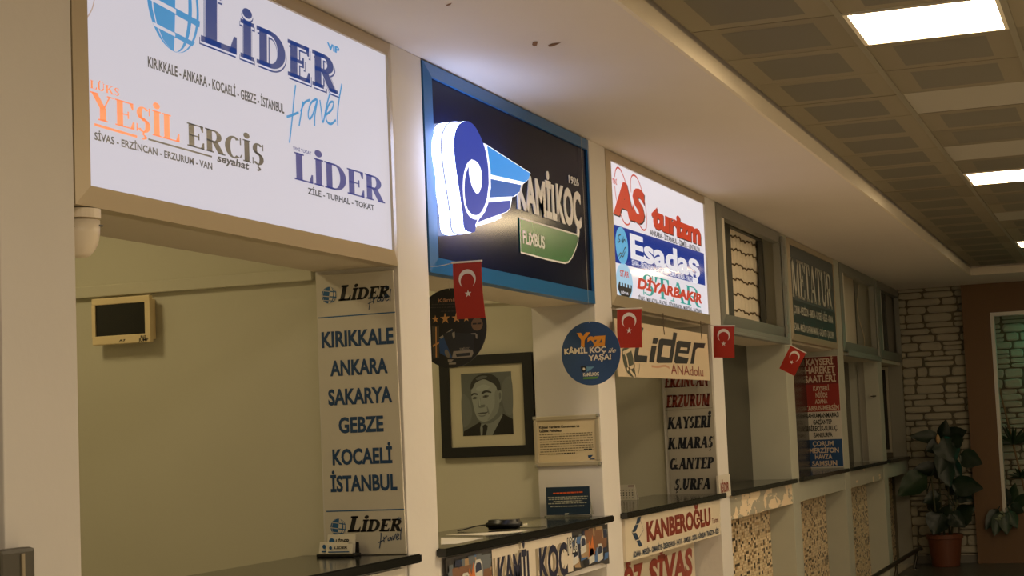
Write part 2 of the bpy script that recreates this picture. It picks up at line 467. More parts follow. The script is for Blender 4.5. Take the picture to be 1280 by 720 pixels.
# ceiling lamps
def lamp(x0, y0, strength, label):
    t = thing('ceiling_light', label, 'ceiling light', (x0 + TPX / 2, y0 + TPY / 2, TILEZ - .01), 'square ceiling lights')
    x1 = x0 + TPX; y1 = y0 + TPY
    z0, z1 = TILEZ - .004, TILEZ + .026
    a, b = .006, .03
    MB().box(x0 + a, x1 - a, y0 + a, y0 + b, z0, z1).box(x0 + a, x1 - a, y1 - b, y1 - a, z0, z1).box(x0 + a, x0 + b - .01, y0 + b, y1 - b, z0, z1).box(x1 - b + .01, x1 - a, y0 + b, y1 - b, z0, z1).build('frame', WHITE, t)
    m = mat('lamp diffuser %g' % strength, (255, 236, 208), .5, emit=strength, ecol=(255, 226, 178))
    box('diffuser', x0 + b - .01, x1 - b + .01, y0 + b, y1 - b, z0 + .004, z1 - .004, m, t)
lamp(TX0, TY0 - TPY, 48, 'bright square ceiling light nearest the viewpoint, at the top right of the photo')
lamp(TX0 + 8 * TPX, TY0 - TPY, 34, 'square ceiling light second in the row, at the right edge of the photo')
lamp(TX0 + 16 * TPX, TY0 - TPY, 12, 'farthest square ceiling light, only its corner showing at the right edge')

# flaked spots in the soffit paint
FLAKE = mat('bare plaster spot', (120, 84, 40), .8)
for pts in ([(666, 52), (669, 51.5), (672, 52), (671, 56.5), (667.5, 57.5), (665, 55.5)], [(685, 56), (690, 54), (697, 53), (701.5, 52.5), (696, 55.5), (690, 57.8), (686, 58)],
            [(557, 6), (561, 4), (565, 3), (563, 5.6), (559, 7)]):
    vs = []
    for p in pts:
        d = RIGHT * ((p[0] - 640) / FPX) - UP * ((p[1] - 360) / FPX) + fw
        vs.append(CAM + d * ((SOF - 1.6) / d.z) - Vector((0, 0, .0015)))
    link('ceiling_flaked_spot', vs, [tuple(range(len(vs)))], FLAKE, None, 'structure')

# pillars, room partitions, lintels, aprons, niches
for i, (a, b) in enumerate(PIL):
    if i < 5: m = WALL
    else: m = GREYP
    struct('pillar', a, b, FY, 2.84, 0, SOF, m, .004)
for i, (a, b) in enumerate(PIL):
    struct('partition_wall', a + (.03 if i else .0), b - .06, 2.84, 4.7, 0, SOF, WALLI if i in (1, 2, 3, 4) else RETG)
LINT = mat('lintel paint', (206, 196, 174), .7, mottle=.1, mscale=4)
for k in (0, 1, 2, 3, 5):
    a, b = BAY[k]
    struct('lintel', a, b, 2.56, 2.84, 2.235, SOF, LINT)
for k in (4, 6, 7):
    a, b = BAY[k]
    struct('lintel', a, b, 2.52, 2.84, 2.205, 2.24, LINT)

def mosaic():
    m = bpy.data.materials.new('glass mosaic'); m.use_nodes = True
    nt = m.node_tree; b = nt.nodes['Principled BSDF']; N = nt.nodes.new; Lk = nt.links.new
    tc = N('ShaderNodeTexCoord'); sep = N('ShaderNodeSeparateXYZ'); Lk(tc.outputs['Object'], sep.inputs[0])
    comb = N('ShaderNodeCombineXYZ'); Lk(sep.outputs['X'], comb.inputs['X']); Lk(sep.outputs['Z'], comb.inputs['Y'])
    sc = N('ShaderNodeVectorMath'); sc.operation = 'MULTIPLY'; sc.inputs[1].default_value = (1 / .05, 1 / .020, 1); Lk(comb.outputs[0], sc.inputs[0])
    fl = N('ShaderNodeVectorMath'); fl.operation = 'FLOOR'; Lk(sc.outputs[0], fl.inputs[0])
    wn = N('ShaderNodeTexWhiteNoise'); wn.noise_dimensions = '2D'; Lk(fl.outputs[0], wn.inputs['Vector'])
    cr = N('ShaderNodeValToRGB'); cr.color_ramp.interpolation = 'CONSTANT'; e = cr.color_ramp.elements
    e[0].position = 0; e[0].color = lin((44, 38, 28)) + (1,)
    e[1].position = .13; e[1].color = lin((140, 112, 76)) + (1,)
    for p, c in ((.24, (214, 190, 150)), (.45, (232, 212, 176)), (.72, (224, 200, 160)), (.9, (196, 164, 120))):
        x = e.new(p); x.color = lin(c) + (1,)
    Lk(wn.outputs['Value'], cr.inputs['Fac'])
    fr = N('ShaderNodeVectorMath'); fr.operation = 'FRACTION'; Lk(sc.outputs[0], fr.inputs[0])
    s2 = N('ShaderNodeSeparateXYZ'); Lk(fr.outputs[0], s2.inputs[0])
    mn = N('ShaderNodeMath'); mn.operation = 'MINIMUM'; Lk(s2.outputs['X'], mn.inputs[0]); Lk(s2.outputs['Y'], mn.inputs[1])
    lt = N('ShaderNodeMath'); lt.operation = 'LESS_THAN'; lt.inputs[1].default_value = .1; Lk(mn.outputs[0], lt.inputs[0])
    mx = N('ShaderNodeMix'); mx.data_type = 'RGBA'; Lk(lt.outputs[0], mx.inputs['Factor']); Lk(cr.outputs['Color'], mx.inputs['A'])
    mx.inputs['B'].default_value = lin((176, 156, 122)) + (1,)
    Lk(mx.outputs['Result'], b.inputs['Base Color']); b.inputs['Roughness'].default_value = .35
    return m
MOSAIC = mosaic()
def peeling(name, thr, base, coat):
    m = bpy.data.materials.new(name); m.use_nodes = True
    nt = m.node_tree; b = nt.nodes['Principled BSDF']; N = nt.nodes.new; Lk = nt.links.new
    tc = N('ShaderNodeTexCoord'); mp = N('ShaderNodeMapping'); mp.inputs['Scale'].default_value = (1.6, 1, 4.2); Lk(tc.outputs['Object'], mp.inputs['Vector'])
    n = N('ShaderNodeTexNoise'); n.inputs['Scale'].default_value = 2.6; n.inputs['Detail'].default_value = 5; n.inputs['Roughness'].default_value = .55; n.inputs['Distortion'].default_value = .5
    Lk(mp.outputs[0], n.inputs['Vector'])
    cr = N('ShaderNodeValToRGB'); e = cr.color_ramp.elements
    e[0].position = thr; e[0].color = (0, 0, 0, 1); e[1].position = thr + .012; e[1].color = (1, 1, 1, 1)
    Lk(n.outputs['Fac'], cr.inputs['Fac'])
    mx = N('ShaderNodeMix'); mx.data_type = 'RGBA'; Lk(cr.outputs['Color'], mx.inputs['Factor'])
    mx.inputs['A'].default_value = lin(coat) + (1,); mx.inputs['B'].default_value = lin(base) + (1,)
    Lk(mx.outputs['Result'], b.inputs['Base Color']); b.inputs['Roughness'].default_value = .7
    bp = N('ShaderNodeBump'); bp.inputs['Strength'].default_value = .4; bp.inputs['Distance'].default_value = .01; bp.invert = True
    Lk(cr.outputs['Color'], bp.inputs['Height']); Lk(bp.outputs['Normal'], b.inputs['Normal'])
    return m
PEEL = peeling('peeling grey paint over cream', .50, (226, 206, 174), (164, 158, 140))
PEEL2 = peeling('grey paint with a few chips', .63, (216, 196, 164), (164, 160, 144))
for k, (a, b) in enumerate(BAY):
    am = {4: PEEL, 6: PEEL2}.get(k, WALL if k < 4 else GREYP)
    struct('counter_apron', a, b, FY + .006, 2.62, .945 if k in (2, 3) else 1.008, 1.163, am)
    struct('niche_wall', a, b, 2.69, 2.84, 0, 1.163, MOSAIC if k > 3 else WALL)
# dark smoked panels that close the empty ticket windows
for k in (4, 5, 6):
    a, b = BAY[k]
    struct('window_%d' % (k - 3), a, b, 2.80, 2.835, 1.19, 2.205 if k != 5 else 2.235, DARK)
a, b = BAY[7]
struct('partition_wall', a, b, 2.80, 2.84, 1.19, 2.205, RETG)
# room trims: cornice strips along the partitions of the two nearest rooms
struct('trim_3', 5.705, 5.73, 2.86, 4.7, 2.205, 2.25, WALLI, .004)
struct('trim_4', 8.10, 8.125, 2.86, 4.7, 2.27, 2.33, WALLI, .004)

# end wall of stacked white stones, brown portal with a planted recess
STONE = mat('white split stone', (176, 168, 148), .85, mottle=.25, mscale=6, bump=.5, bscale=14)
JOINT = mat('dark stone joint', (100, 93, 76), .9)
def stones(mb, x, y0, y1, z0, z1):
    z = z0
    while z < z1 - .03:
        h = min(R.choice([.06, .075, .085, .10, .115]), z1 - z)
        y = y0 - R.uniform(0, .2)
        while y < y1 - .02:
            w = R.uniform(.12, .40)
            a, b = max(y, y0) + .003, min(y + w, y1) - .003
            y += w
            if b - a < .03: continue
            d = R.uniform(.010, .034)
            pieces = [(a, b, z + .002, z + h - .002)]
            if b - a > .22 and h > .09 and R.random() < .45:
                zm = z + h * R.uniform(.4, .6); pieces = [(a, b, z + .002, zm - .002), (a, b, zm + .002, z + h - .002)]
            for (p0, p1, lo, hi) in pieces:
                n = 14; ring = []
                cy, cz = (p0 + p1) / 2, (lo + hi) / 2; ry, rz = (p1 - p0) / 2, (hi - lo) / 2
                for i in range(n):
                    t_ = 2 * math.pi * i / n; e = .42
                    cx_, sx_ = math.cos(t_), math.sin(t_)
                    k = R.uniform(.90, 1.0)
                    ring.append((cy + ry * math.copysign(abs(cx_) ** e, cx_) * k, cz + rz * math.copysign(abs(sx_) ** e, sx_) * R.uniform(.86, 1.0)))
                l0 = [(x, p[0], p[1]) for p in ring]
                l1 = [(x - d * .7, p[0], p[1]) for p in ring]
                l2 = [(x - d - R.uniform(-.004, .004), cy + (p[0] - cy) * .84, cz + (p[1] - cz) * .74) for p in ring]
                fs = []
                for i in range(n):
                    j = (i + 1) % n
                    fs += [(i, n + i, n + j, j), (n + i, 2 * n + i, 2 * n + j, n + j)]
                fs.append(tuple(range(3 * n - 1, 2 * n - 1, -1)))
                mb.add(l0 + l1 + l2, fs, 0)
        z += h
mb = MB()
mb.box(XEND, XEND + .1, 1.53, 2.84, 0, SOF, mi=1)
stones(mb, XEND, 1.6, 2.505, 0.02, SOF)
mb.box(XEND, XEND + .1, -4.4, -1.1, 0, SOF, mi=1)
mb.build('wall_end', [STONE, JOINT], None, 'structure')
mb = MB()
mb.box(20.0, 20.1, -1.6, 1.75, 0, SOF, mi=1)
stones(mb, 20.0, -.8, 1.72, 0.5, 2.95)
mb.build('wall_recess', [STONE, JOINT], None, 'structure')
BROWN = mat('brown portal board', (112, 82, 50), .6, mottle=.1, mscale=3)
OY0, OY1, OZ0, OZ1 = -.75, 1.50, .55, 2.71
MB().box(19.50, 19.66, OY1, 1.80, 0, SOF - .002).box(19.50, 19.66, -1.1, OY0, 0, SOF - .002).box(19.50, 19.66, OY0, OY1, OZ1, SOF - .002).box(19.50, 19.66, OY0, OY1, 0, OZ0).box(19.66, 20.0, OY0, OY1, OZ0 - .06, OZ0 - .02).build('trim_5', BROWN, None, 'structure')
MB().box(19.49, 19.60, OY1 - .035, OY1 + .004, OZ0, OZ1 + .02).box(19.49, 19.60, OY0, OY0 + .035, OZ0, OZ1 + .02).box(19.49, 19.60, OY0 + .035, OY1 - .035, OZ1 - .02, OZ1 + .02).build('trim_6', mat('satin white metal edging', (200, 196, 184), .35, .3), None, 'structure')
MB().box(XEND - .02, XEND, 1.80, 2.5, 0, .09).build('baseboard_end', mat('grey skirting', (110, 106, 96), .5), None, 'structure')

# ------------------------------------------------------------------ counters
CZ = 1.193
CLAB = ['', 'black granite ticket counter in the first window, under the blue city list board',
        'black granite counter under the portrait, with papers and a black device on it',
        'black granite counter above the white board with a blue chevron',
        'black granite counter above the apron with peeling paint',
        'narrow black granite counter in front of the red, white and blue timetable board',
        'black granite counter of the second window from the stone wall',
        'farthest black granite counter, beside the stone wall']
for k in range(1, 8):
    a, b = BAY[k]
    yb = 2.94 if k < 4 else 2.798
    a0, b0 = a + .002, b - .002
    aa = a - .028 if k > 0 else a
    bb = b + .028 if k < 7 else b - .004
    P = [(a0, yb), (a0, FY - .002), (aa, FY - .002), (aa, 2.466), (bb, 2.466), (bb, FY - .002), (b0, FY - .002), (b0, yb)]
    bm = bmesh.new()
    if k < 4: P = [(a0, 2.94), (a0, FY - .002), (aa, FY - .002), (aa, 2.466), (bb, 2.466), (bb, FY - .002), (b0, FY - .002), (b0, 2.838), (b0 + .028, 2.842), (b0 + .028, 2.94)]
    f = bm.faces.new([bm.verts.new((x, y, CZ - .032)) for x, y in P])
    r = bmesh.ops.extrude_face_region(bm, geom=[f])
    for v in r['geom']:
        if isinstance(v, bmesh.types.BMVert): v.co.z = CZ
    bmesh.ops.recalc_face_normals(bm, faces=bm.faces)
    bmesh.ops.bevel(bm, geom=[e for e in bm.edges if abs(e.verts[0].co.z - e.verts[1].co.z) < .001], offset=.004, segments=2, affect='EDGES')
    bm.verts.index_update()
    o = link('counter', [v.co.copy() for v in bm.verts], [[v.index for v in f.verts] for f in bm.faces], GRAN)
    bm.free(); tag(o, CLAB[k], 'counter', 'black granite ticket counters')

# ------------------------------------------------------------------ large signs
def frame_ring(mb, x0, x1, z0, z1, w, y0, y1, mi=0):
    """mitred profile of four bars, slightly sloping inwards"""
    s = .012
    def bar(p, q, pi, qi):
        vs = [(p[0], y0 + s, p[1]), (q[0], y0 + s, q[1]), (qi[0], y0, qi[1]), (pi[0], y0, pi[1])]
        bk = [(p[0], y1, p[1]), (q[0], y1, q[1]), (qi[0], y1, qi[1]), (pi[0], y1, pi[1])]
        mb.add(vs + bk, [(0, 1, 2, 3), (7, 6, 5, 4), (0, 4, 5, 1), (2, 6, 7, 3), (1, 5, 6, 2), (0, 3, 7, 4)], mi)
    A, B, C, D = (x0, z0), (x1, z0), (x1, z1), (x0, z1)
    a, b, c, d = (x0 + w, z0 + w), (x1 - w, z0 + w), (x1 - w, z1 - w), (x0 + w, z1 - w)
    bar(A, B, a, b); bar(B, C, b, c); bar(C, D, c, d); bar(D, A, d, a)
    return mb
def sign_box(label, x0, x1, z0, z1, w, fm, face_m, group='framed signs above the ticket windows', yf=2.492):
    t = thing('framed_sign', label, 'sign', ((x0 + x1) / 2, 2.53, z0), group)
    frame_ring(MB(), x0, x1, z0, z1, w, yf, 2.555).build('frame', fm, t)
    box('face', x0 + w - .004, x1 - w + .004, yf + .010, yf + .05, z0 + w - .004, z1 - w + .004, face_m, t)
    return t, FAC(yf + .010)

# --- first sign: white lit face
LITW = mat('lit white acrylic', (120, 116, 122), .55, spec=.2, emit=.565, ecol=(246, 242, 255))
def lit(name, rgb, e=.62): return mat(name, tuple(v * .5 for v in rgb), .35, emit=e, ecol=rgb)
S1, P1 = sign_box('large white lit sign with a globe and blue serif lettering, at the top left', 3.684, 5.697, 2.232, 3.052, .052, ALUB, LITW)
LNAVY = lit('lit navy print', (52, 76, 146), .55); LSKY = lit('lit sky print', (62, 158, 222)); LBLK = lit('lit black print', (70, 70, 78), .35)
LORG = lit('lit orange print', (255, 140, 84), .8); LBRN = lit('lit brown print', (96, 88, 78), .45); LPUR = lit('lit violet print', (74, 76, 150), .55)
gl = P1.uv(183, 0), P1.uv(250, 22), P1.uv(224, 66)
gr = (gl[1][0] - gl[0][0]) / 2
globe(P1, (gl[0][0] + gr, gl[2][1] + gr * .98), gr, LSKY, LITW, S1, .0012, tilt=-4)
LOUT = lit('lit navy outline', (96, 122, 186), .6)
for m_, o_, h_, tk in ((LNAVY, 1.0, .0008, .29), (LITW, .55, .0013, .27), (LNAVY, 0, .0018, .24)):
    serif('LİDER', P1, (250.5 - 1.6 * o_, 53 + 3.2 * o_), (422 + 2.6 * o_, 117 + 5.0 * o_), (250.5 - 1.6 * o_, 3 + 2.6 * o_), m_, S1, T=tk, hair=tk * .5, k=.085, b=.11 + .02 * o_, shear=.03, first=1.38, gap=.08, h=h_)
text('ViP', P1, (408.6, 61.5), (424, 66.5), (408.6, 54), LSKY, S1, bold=.05)
TRAVEL = [[(195, 425), (186, 500), (178, 590), (164, 715)], [(150, 585), (180, 575), (210, 562)], [(232, 508), (222, 570), (212, 630)], [(220, 560), (238, 515), (266, 500)],
          [(300, 495), (272, 515), (258, 565), (264, 595), (282, 570), (304, 498), (292, 570), (290, 630)], [(316, 500), (324, 560), (332, 612), (352, 520), (368, 462)],
          [(346, 575), (376, 548), (384, 512), (366, 515), (348, 560), (350, 605), (372, 620), (396, 600)], [(426, 420), (412, 500), (405, 570), (406, 630)]]
strokes('handwritten_lettering', P1, [pxs(P1, [(320 + x / 4, y / 4) for x, y in l]) for l in TRAVEL], .0085, .0025, LSKY, S1)
text('KIRIKKALE - ANKARA - KOCAELİ - GEBZE - İSTANBUL', P1, (184.5, 82.5), (355, 142.5), (184.5, 70), LBLK, S1, bold=.028)
serif('LÜKS', P1, (112.5, 110), (148.5, 120.5), (112.5, 100), LORG, S1, T=.2)
serif('YEŞİL', P1, (112.5, 147.5), (224.2, 178), (112.5, 114), LORG, S1, T=.24, hair=.06, b=.05)
serif('ERCİŞ', P1, (233.8, 181), (329.5, 209), (233.8, 152), LBRN, S1, T=.25, hair=.07, b=.055)
strokes('rule', P1, [pxs(P1, [(117.5, 155.5), (171, 171)])], .007, .0012, LORG, S1, 0)
strokes('rule', P1, [pxs(P1, [(185, 174), (264.5, 196)])], .005, .0012, LBRN, S1, 0)
text('seyahat', P1, (271, 202), (311, 211.5), (271, 193), LBLK, S1, bold=.03, shear=.15)
text('SİVAS - ERZİNCAN - ERZURUM - VAN', P1, (117.6, 174), (265, 212.4), (117.6, 165), LBLK, S1, bold=.026)
text('YENİ TOKAT', P1, (365.5, 187), (388.7, 193.4), (365.5, 183.2), LPUR, S1, bold=.02)
serif('LİDER', P1, (368, 225), (481, 253.5), (368, 191), LPUR, S1, T=.25, hair=.07, b=.055)
text('ZİLE - TURHAL - TOKAT', P1, (384.5, 243), (467.5, 262.5), (384.5, 235.8), LBLK, S1, bold=.025)
strokes('printed_arc', P1, [pxs(P1, [(117.5, -1), (115, 10), (111, 18), (105.5, 26)])], .004, .0012, lit('lit tan print', (206, 176, 160), .6), S1)

# --- second sign: dark glossy face in a blue frame, raised winged emblem
BLUEF = mat('blue painted frame', (28, 98, 158), .35)
DKF = mat('dark glossy face', (8, 18, 46), .15, spec=.08)
S2, P2 = sign_box('dark glossy sign in a blue frame with a lit winged emblem and green strip', 5.99, 8.09, 2.232, 3.05, .058, BLUEF, DKF, yf=2.488)
Y2 = P2.o.y
em = .095
PE = FAC(Y2 - em)
z4 = lambda pts: [PE.uv(530 + x / 4, 130 + y / 4) for x, y in pts]
SIDEW = mat('lit white side wall', (200, 204, 220), .4, emit=9, ecol=(190, 206, 255))
EBLU = lit('lit royal blue', (38, 72, 196), .62); EMID = lit('lit mid blue', (34, 106, 204), .66); ESKY = lit('lit sky blue', (50, 158, 250), .75)
EWHT = mat('lit white stripe', (200, 204, 220), .4, emit=1.15, ecol=(236, 240, 255))
head = smooth_pts([(212, 86), (175, 100), (152, 150), (148, 220), (155, 300), (172, 420), (190, 540), (201, 628), (252, 640), (258, 600), (275, 560), (308, 500), (326, 430), (328, 350), (315, 265), (295, 195), (262, 125), (236, 95)], True, 3)
wing_all = [(292, 195), (308, 200), (532, 345), (524, 375), (505, 393), (486, 405), (478, 440), (455, 462), (440, 465), (432, 520), (415, 540), (385, 552), (385, 570), (350, 588), (262, 612), (255, 590), (300, 500), (326, 400), (310, 250)]
hp_ = z4(head); hc_ = (sum(p[0] for p in hp_) / len(hp_), sum(p[1] for p in hp_) / len(hp_))
body = flat('emblem', PE, [hp_], 0, SIDEW, S2, th=.05)
flat('emblem_base', PE, [[(hc_[0] + (p[0] - hc_[0]) * 1.025, hc_[1] + (p[1] - hc_[1]) * 1.015) for p in hp_]], -.05, SIDEW, body, th=em - .052)
flat('emblem_seam', PE, [[(hc_[0] + (p[0] - hc_[0]) * 1.04, hc_[1] + (p[1] - hc_[1]) * 1.025) for p in hp_]], -.046, lit('lit seam', (176, 184, 226), .6), body, th=.005)
flat('wing_body', PE, [z4(wing_all)], -.0004, SIDEW, body, th=.05)
flat('emblem_face', PE, [z4(head)], .0010, EBLU, body)
flat('wing_face', PE, [z4(wing_all)], .0006, EWHT, body)
flat('wing_feather', PE, [z4([(312, 207), (530, 347), (523, 374), (503, 392), (328, 352), (322, 280)])], .0014, ESKY, body)
flat('wing_feather', PE, [z4([(330, 374), (484, 405), (477, 438), (447, 462), (324, 468), (330, 420)])], .0014, EMID, body)
flat('wing_feather', PE, [z4([(320, 492), (430, 482), (430, 518), (413, 538), (380, 550), (265, 592), (300, 535)])], .0014, EBLU, body)
flat('wing_stripe', PE, [z4([(296, 196), (312, 204), (330, 330), (332, 420), (318, 500), (300, 545), (296, 530), (312, 480), (322, 400), (320, 320), (310, 250)])], .0018, EWHT, body)
spiral = [(262, 600), (230, 585), (205, 540), (196, 470), (196, 390), (206, 325), (226, 288), (246, 280), (270, 300), (286, 350), (286, 405), (274, 440), (262, 447), (244, 420), (232, 380), (226, 335), (214, 360), (208, 420), (212, 490), (226, 545), (248, 566), (272, 562), (300, 520), (318, 470), (328, 420), (322, 480), (300, 545), (275, 575)]
flat('emblem_swirl', PE, [z4(smooth_pts([(246, 280), (228, 290), (222, 335), (230, 385), (244, 425), (262, 448), (275, 440), (286, 405), (287, 350), (272, 302)], True, 4))], .0018, EWHT, body)
strokes('emblem_swirl', PE, [z4([(240, 286), (216, 308), (200, 360), (196, 430), (204, 505), (226, 552), (258, 567), (286, 550), (308, 505), (322, 450), (326, 400)])], .017, .0020, EWHT, body)
SILV = mat('satin white raised letters', (226, 226, 232), .4, 0)
z3 = lambda x, y: (630 + x / 5.536, 200 + y / 5.536)
text('KAMİL', P2, (646.4, 259), (697.5, 275.2), (646.4, 217), SILV, S2, bold=.035, ext=.004)
text('KOÇ', P2, (695.5, 274.6), (726, 285), (695.5, 232), SILV, S2, bold=.035, ext=.004)
text('1926', P2, (710.5, 229), (722.5, 233), (710.5, 219.5), SILV, S2, bold=.0, ext=.004)
GRNS = mat('green glossy strip', (26, 112, 52), .25)
gp = [P2.uv(*z3(x, y)) for x, y in ((102, 402), (515, 522), (505, 570), (488, 620), (464, 676), (440, 706), (415, 714), (300, 690), (110, 640))]
flat('green_strip', P2, [gp], .004, GRNS, S2, th=.003)
strokes('strip_outline', P2, [gp + gp[:1]], .008, .0048, SILV, S2, 0)
text('FLiXBUS', P2, (652.4, 304.6), (679.8, 310), (652.4, 289.5), SILV, S2, bold=.03, h=.0056)

# --- third sign: white lit face with blue band
LITW3 = mat('lit white acrylic glossy', (120, 118, 122), .08, emit=.70, ecol=(250, 244, 252))
S3, P3 = sign_box('white lit sign with red italic lettering and a blue middle band', 8.389, 10.521, 2.245, 3.052, .055, ALUB, LITW3)
LRED = lit('lit red print', (216, 60, 32), .62); LBLU = mat('lit blue band', (20, 30, 80), .08, emit=.5, ecol=(42, 72, 176)); LTEAL = lit('lit teal print', (40, 172, 160)); LK3 = lit('lit black lettering', (24, 24, 30), .3)
LAQ = lit('lit aqua oval', (92, 190, 240)); LAQ2 = lit('lit pale oval', (170, 216, 244), .7); LW3 = lit('lit white lettering', (244, 242, 252), .72)
for m_, h_, dx, dy in ((LK3, .0012, 1.2, 1.9), (LRED, .0020, 0, 0)):
    text('AS', P3, (765.9 + dx, 263.6 + dy), (806.4 + dx, 278.8 + dy), (765.9 + dx, 225.5 + dy), m_, S3, bold=.06, shear=.12, h=h_)
    text('turizm', P3, (814.6 + dx * .7, 282.2 + dy * .8), (876 + dx * .7, 304.5 + dy * .8), (814.6 + dx * .7, 257 + dy * .8), m_, S3, bold=.06, shear=.05, h=h_)
e1 = [(50, 205), (58, 150), (75, 128), (100, 150), (135, 235), (165, 370), (182, 490), (176, 575), (155, 595), (125, 570), (90, 480), (62, 370), (52, 280)]
e2 = [(185, 330), (182, 240), (190, 200), (208, 190), (235, 215), (265, 290), (298, 420), (313, 540), (310, 620), (290, 640), (263, 612), (232, 540), (198, 430)]
strokes('printed_loop', P3, [pxs(P3, [(760 + x / 6.546, 190 + y / 6.546) for x, y in e]) for e in (e1, e2)], .009, .0026, LRED, S3)
text('YENİ', P3, (765, 228.5), (770.9, 231), (765, 222.5), LRED, S3, bold=.03)
text('ANKARA - İSTANBUL - İZMİR - ANTALYA', P3, (812.5, 293.5), (875, 315), (812.5, 287.4), LK3, S3, bold=.03)
flat('blue_band', P3, [pxs(P3, [(766.2, 280.2), (879.6, 316.9), (881.3, 357), (768, 327.7)])], .0010, LBLU, S3)
flat('oval', P3, [[(P3.uv(777, 307)[0] + .115 * math.cos(t / 18 * math.pi), P3.uv(777, 307)[1] + .098 * math.sin(t / 18 * math.pi)) for t in range(36)]], .0016, LAQ, S3)
strokes('oval_script', P3, [pxs(P3, [(760 + x / 4.8, 260 + y / 4.8) for x, y in l]) for l in ([(74, 160), (62, 165), (62, 185), (70, 195), (62, 205), (55, 195)], [(78, 200), (82, 185), (86, 205), (90, 170), (86, 210), (92, 195), (98, 190), (102, 205)], [(62, 290), (72, 270), (84, 278), (96, 245), (106, 235)], [(66, 305), (78, 285), (88, 292), (100, 262)])], .007, .0024, LK3, S3)
text('Esadaş', P3, (788, 319), (874.8, 349.5), (788, 290.5), LW3, S3, bold=.035, h=.0020)
text('SİVAS - ERZİNCAN - İSTANBUL - İZMİR - BURSA - YALOVA', P3, (789.6, 331.8), (868, 352.6), (789.6, 325.4), LW3, S3, bold=.012, h=.0026)
o2 = P3.uv(780.4, 352.7)
flat('oval', P3, [[(o2[0] + .155 * math.cos(t / 18 * math.pi), o2[1] + .100 * math.sin(t / 18 * math.pi)) for t in range(36)]], .0016, LAQ2, S3)
zz = lambda pts: pxs(P3, [(760 + x / 4.8, 260 + y / 4.8) for x, y in pts])
flat('oval_skyline', P3, [zz([(58, 465), (66, 440), (72, 442), (72, 466), (80, 468), (80, 448), (88, 450), (88, 470), (97, 473), (97, 452), (104, 454), (104, 475), (114, 478), (114, 458), (122, 460), (124, 480), (134, 482), (134, 462), (141, 466), (140, 500), (130, 528), (112, 545), (92, 542), (72, 518), (60, 490)])], .0022, LK3, S3)
text('STAR', P3, (774.7, 344.6), (786, 348.4), (774.7, 337), LRED, S3, bold=.02, h=.0022)
text('DİYAR', P3, (776, 366.5), (785, 369), (776, 363.6), LW3, S3, bold=.02, h=.0030)
serif('STAR', P3, (804, 367.5), (875.8, 385.5), (804, 341), LTEAL, S3, T=.16, hair=.05, b=.05)
text('DİYARBAKIR', P3, (795.8, 358.5), (877, 380), (795.8, 346.4), LRED, S3, bold=.05, shear=.2, h=.0030)
text('SİVAS - MALATYA - ELAZIĞ - DİYARBAKIR - MARDİN - BATMAN', P3, (797, 374.3), (876.4, 393), (797, 368.6), LK3, S3, bold=.03, h=.0030)

# --- fifth window: unlit dark sign
UPD = mat('unlit slate face', (74, 78, 80), .45); LOD = mat('unlit black face', (30, 32, 34), .45); PALE = mat('dull pale print', (206, 202, 186), .6)
S5, P5 = sign_box('unlit dark slate sign with tall pale slab serif lettering', 13.184, 15.306, 2.25, 3.05, .05, ALUB, UPD)
zb = P5.uv(990.6, 374)[1]
flat('lower_band', P5, [[(13.236, 2.302), (15.254, 2.302), (15.254, zb), (13.236, zb)]], .001, LOD, S5)
serif('METATUR', P5, (990.8, 370.8), (1040.6, 387), (989.8, 322), PALE, S5, T=.2, hair=.09, b=.07, k=.07, gap=.02, h=.002)
text('ÇORUM - MERZİFON - SAMSUN - KAYSERİ - NİĞDE - ADANA', P5, (992.5, 391.8), (1041, 403.5), (992.5, 382.4), PALE, S5, bold=.02, h=.002)
text('ADANA - MERSİN - KAHRAMANMARAŞ - GAZİANTEP - ŞANLIURFA', P5, (992.5, 413.2), (1042.5, 422.6), (992.5, 404.5), PALE, S5, bold=.02, h=.002)

# ------------------------------------------------------------------ empty light boxes
GAL = mat('grey aluminium flange', (150, 150, 142), .4, .55)
WPAN = mat('white back panel', (214, 204, 184), .6)
def empty_box(k, label, shelf):
    a, b = BAY[k]
    t = thing('empty_light_box', label, 'light box', ((a + b) / 2, 2.5, 2.24), 'empty aluminium light boxes')
    z0, z1 = 2.242, 3.05
    mb = MB(); frame_ring(mb, a + .003, b - .003, z0, z1, .085, 2.486, 2.54); mb.build('frame', ALUD, t)
    MB().box(a + .08, a + .20, 2.495, 2.54, z0 + .08, z1 - .08).build('inner_strip', WHITE, t)
    if k < 7:
        MB().box(b - .05, b + .09, 2.478, 2.485, z0 - .02, z1 - .03).box(b - .05, b - .038, 2.468, 2.478, z0 - .02, z1 - .03).build('door_flange', GAL, t)
        for z in (2.32, 2.62, 2.92):
            box('hinge', b - .01, b + .05, 2.470, 2.478, z - .03, z + .03, ALUD, t, None, .003)
    if shelf:
        MB().box(a - .005, b - .06, 2.452, 2.50, z0 - .045, z0 - .022, .004).box(a - .005, b - .06, 2.452, 2.458, z0 - .022, z0 + .004).build('ledge', ALUD, t)
    return t
B4 = empty_box(4, 'empty grey aluminium light box showing a gathered white curtain inside', True)
B6 = empty_box(6, 'empty aluminium light box with a white panel and hanging cable inside', True)
B7 = empty_box(7, 'farthest empty aluminium light box, touching the stone wall', False)
DKFR = mat('dark window frame', (74, 74, 68), .5)
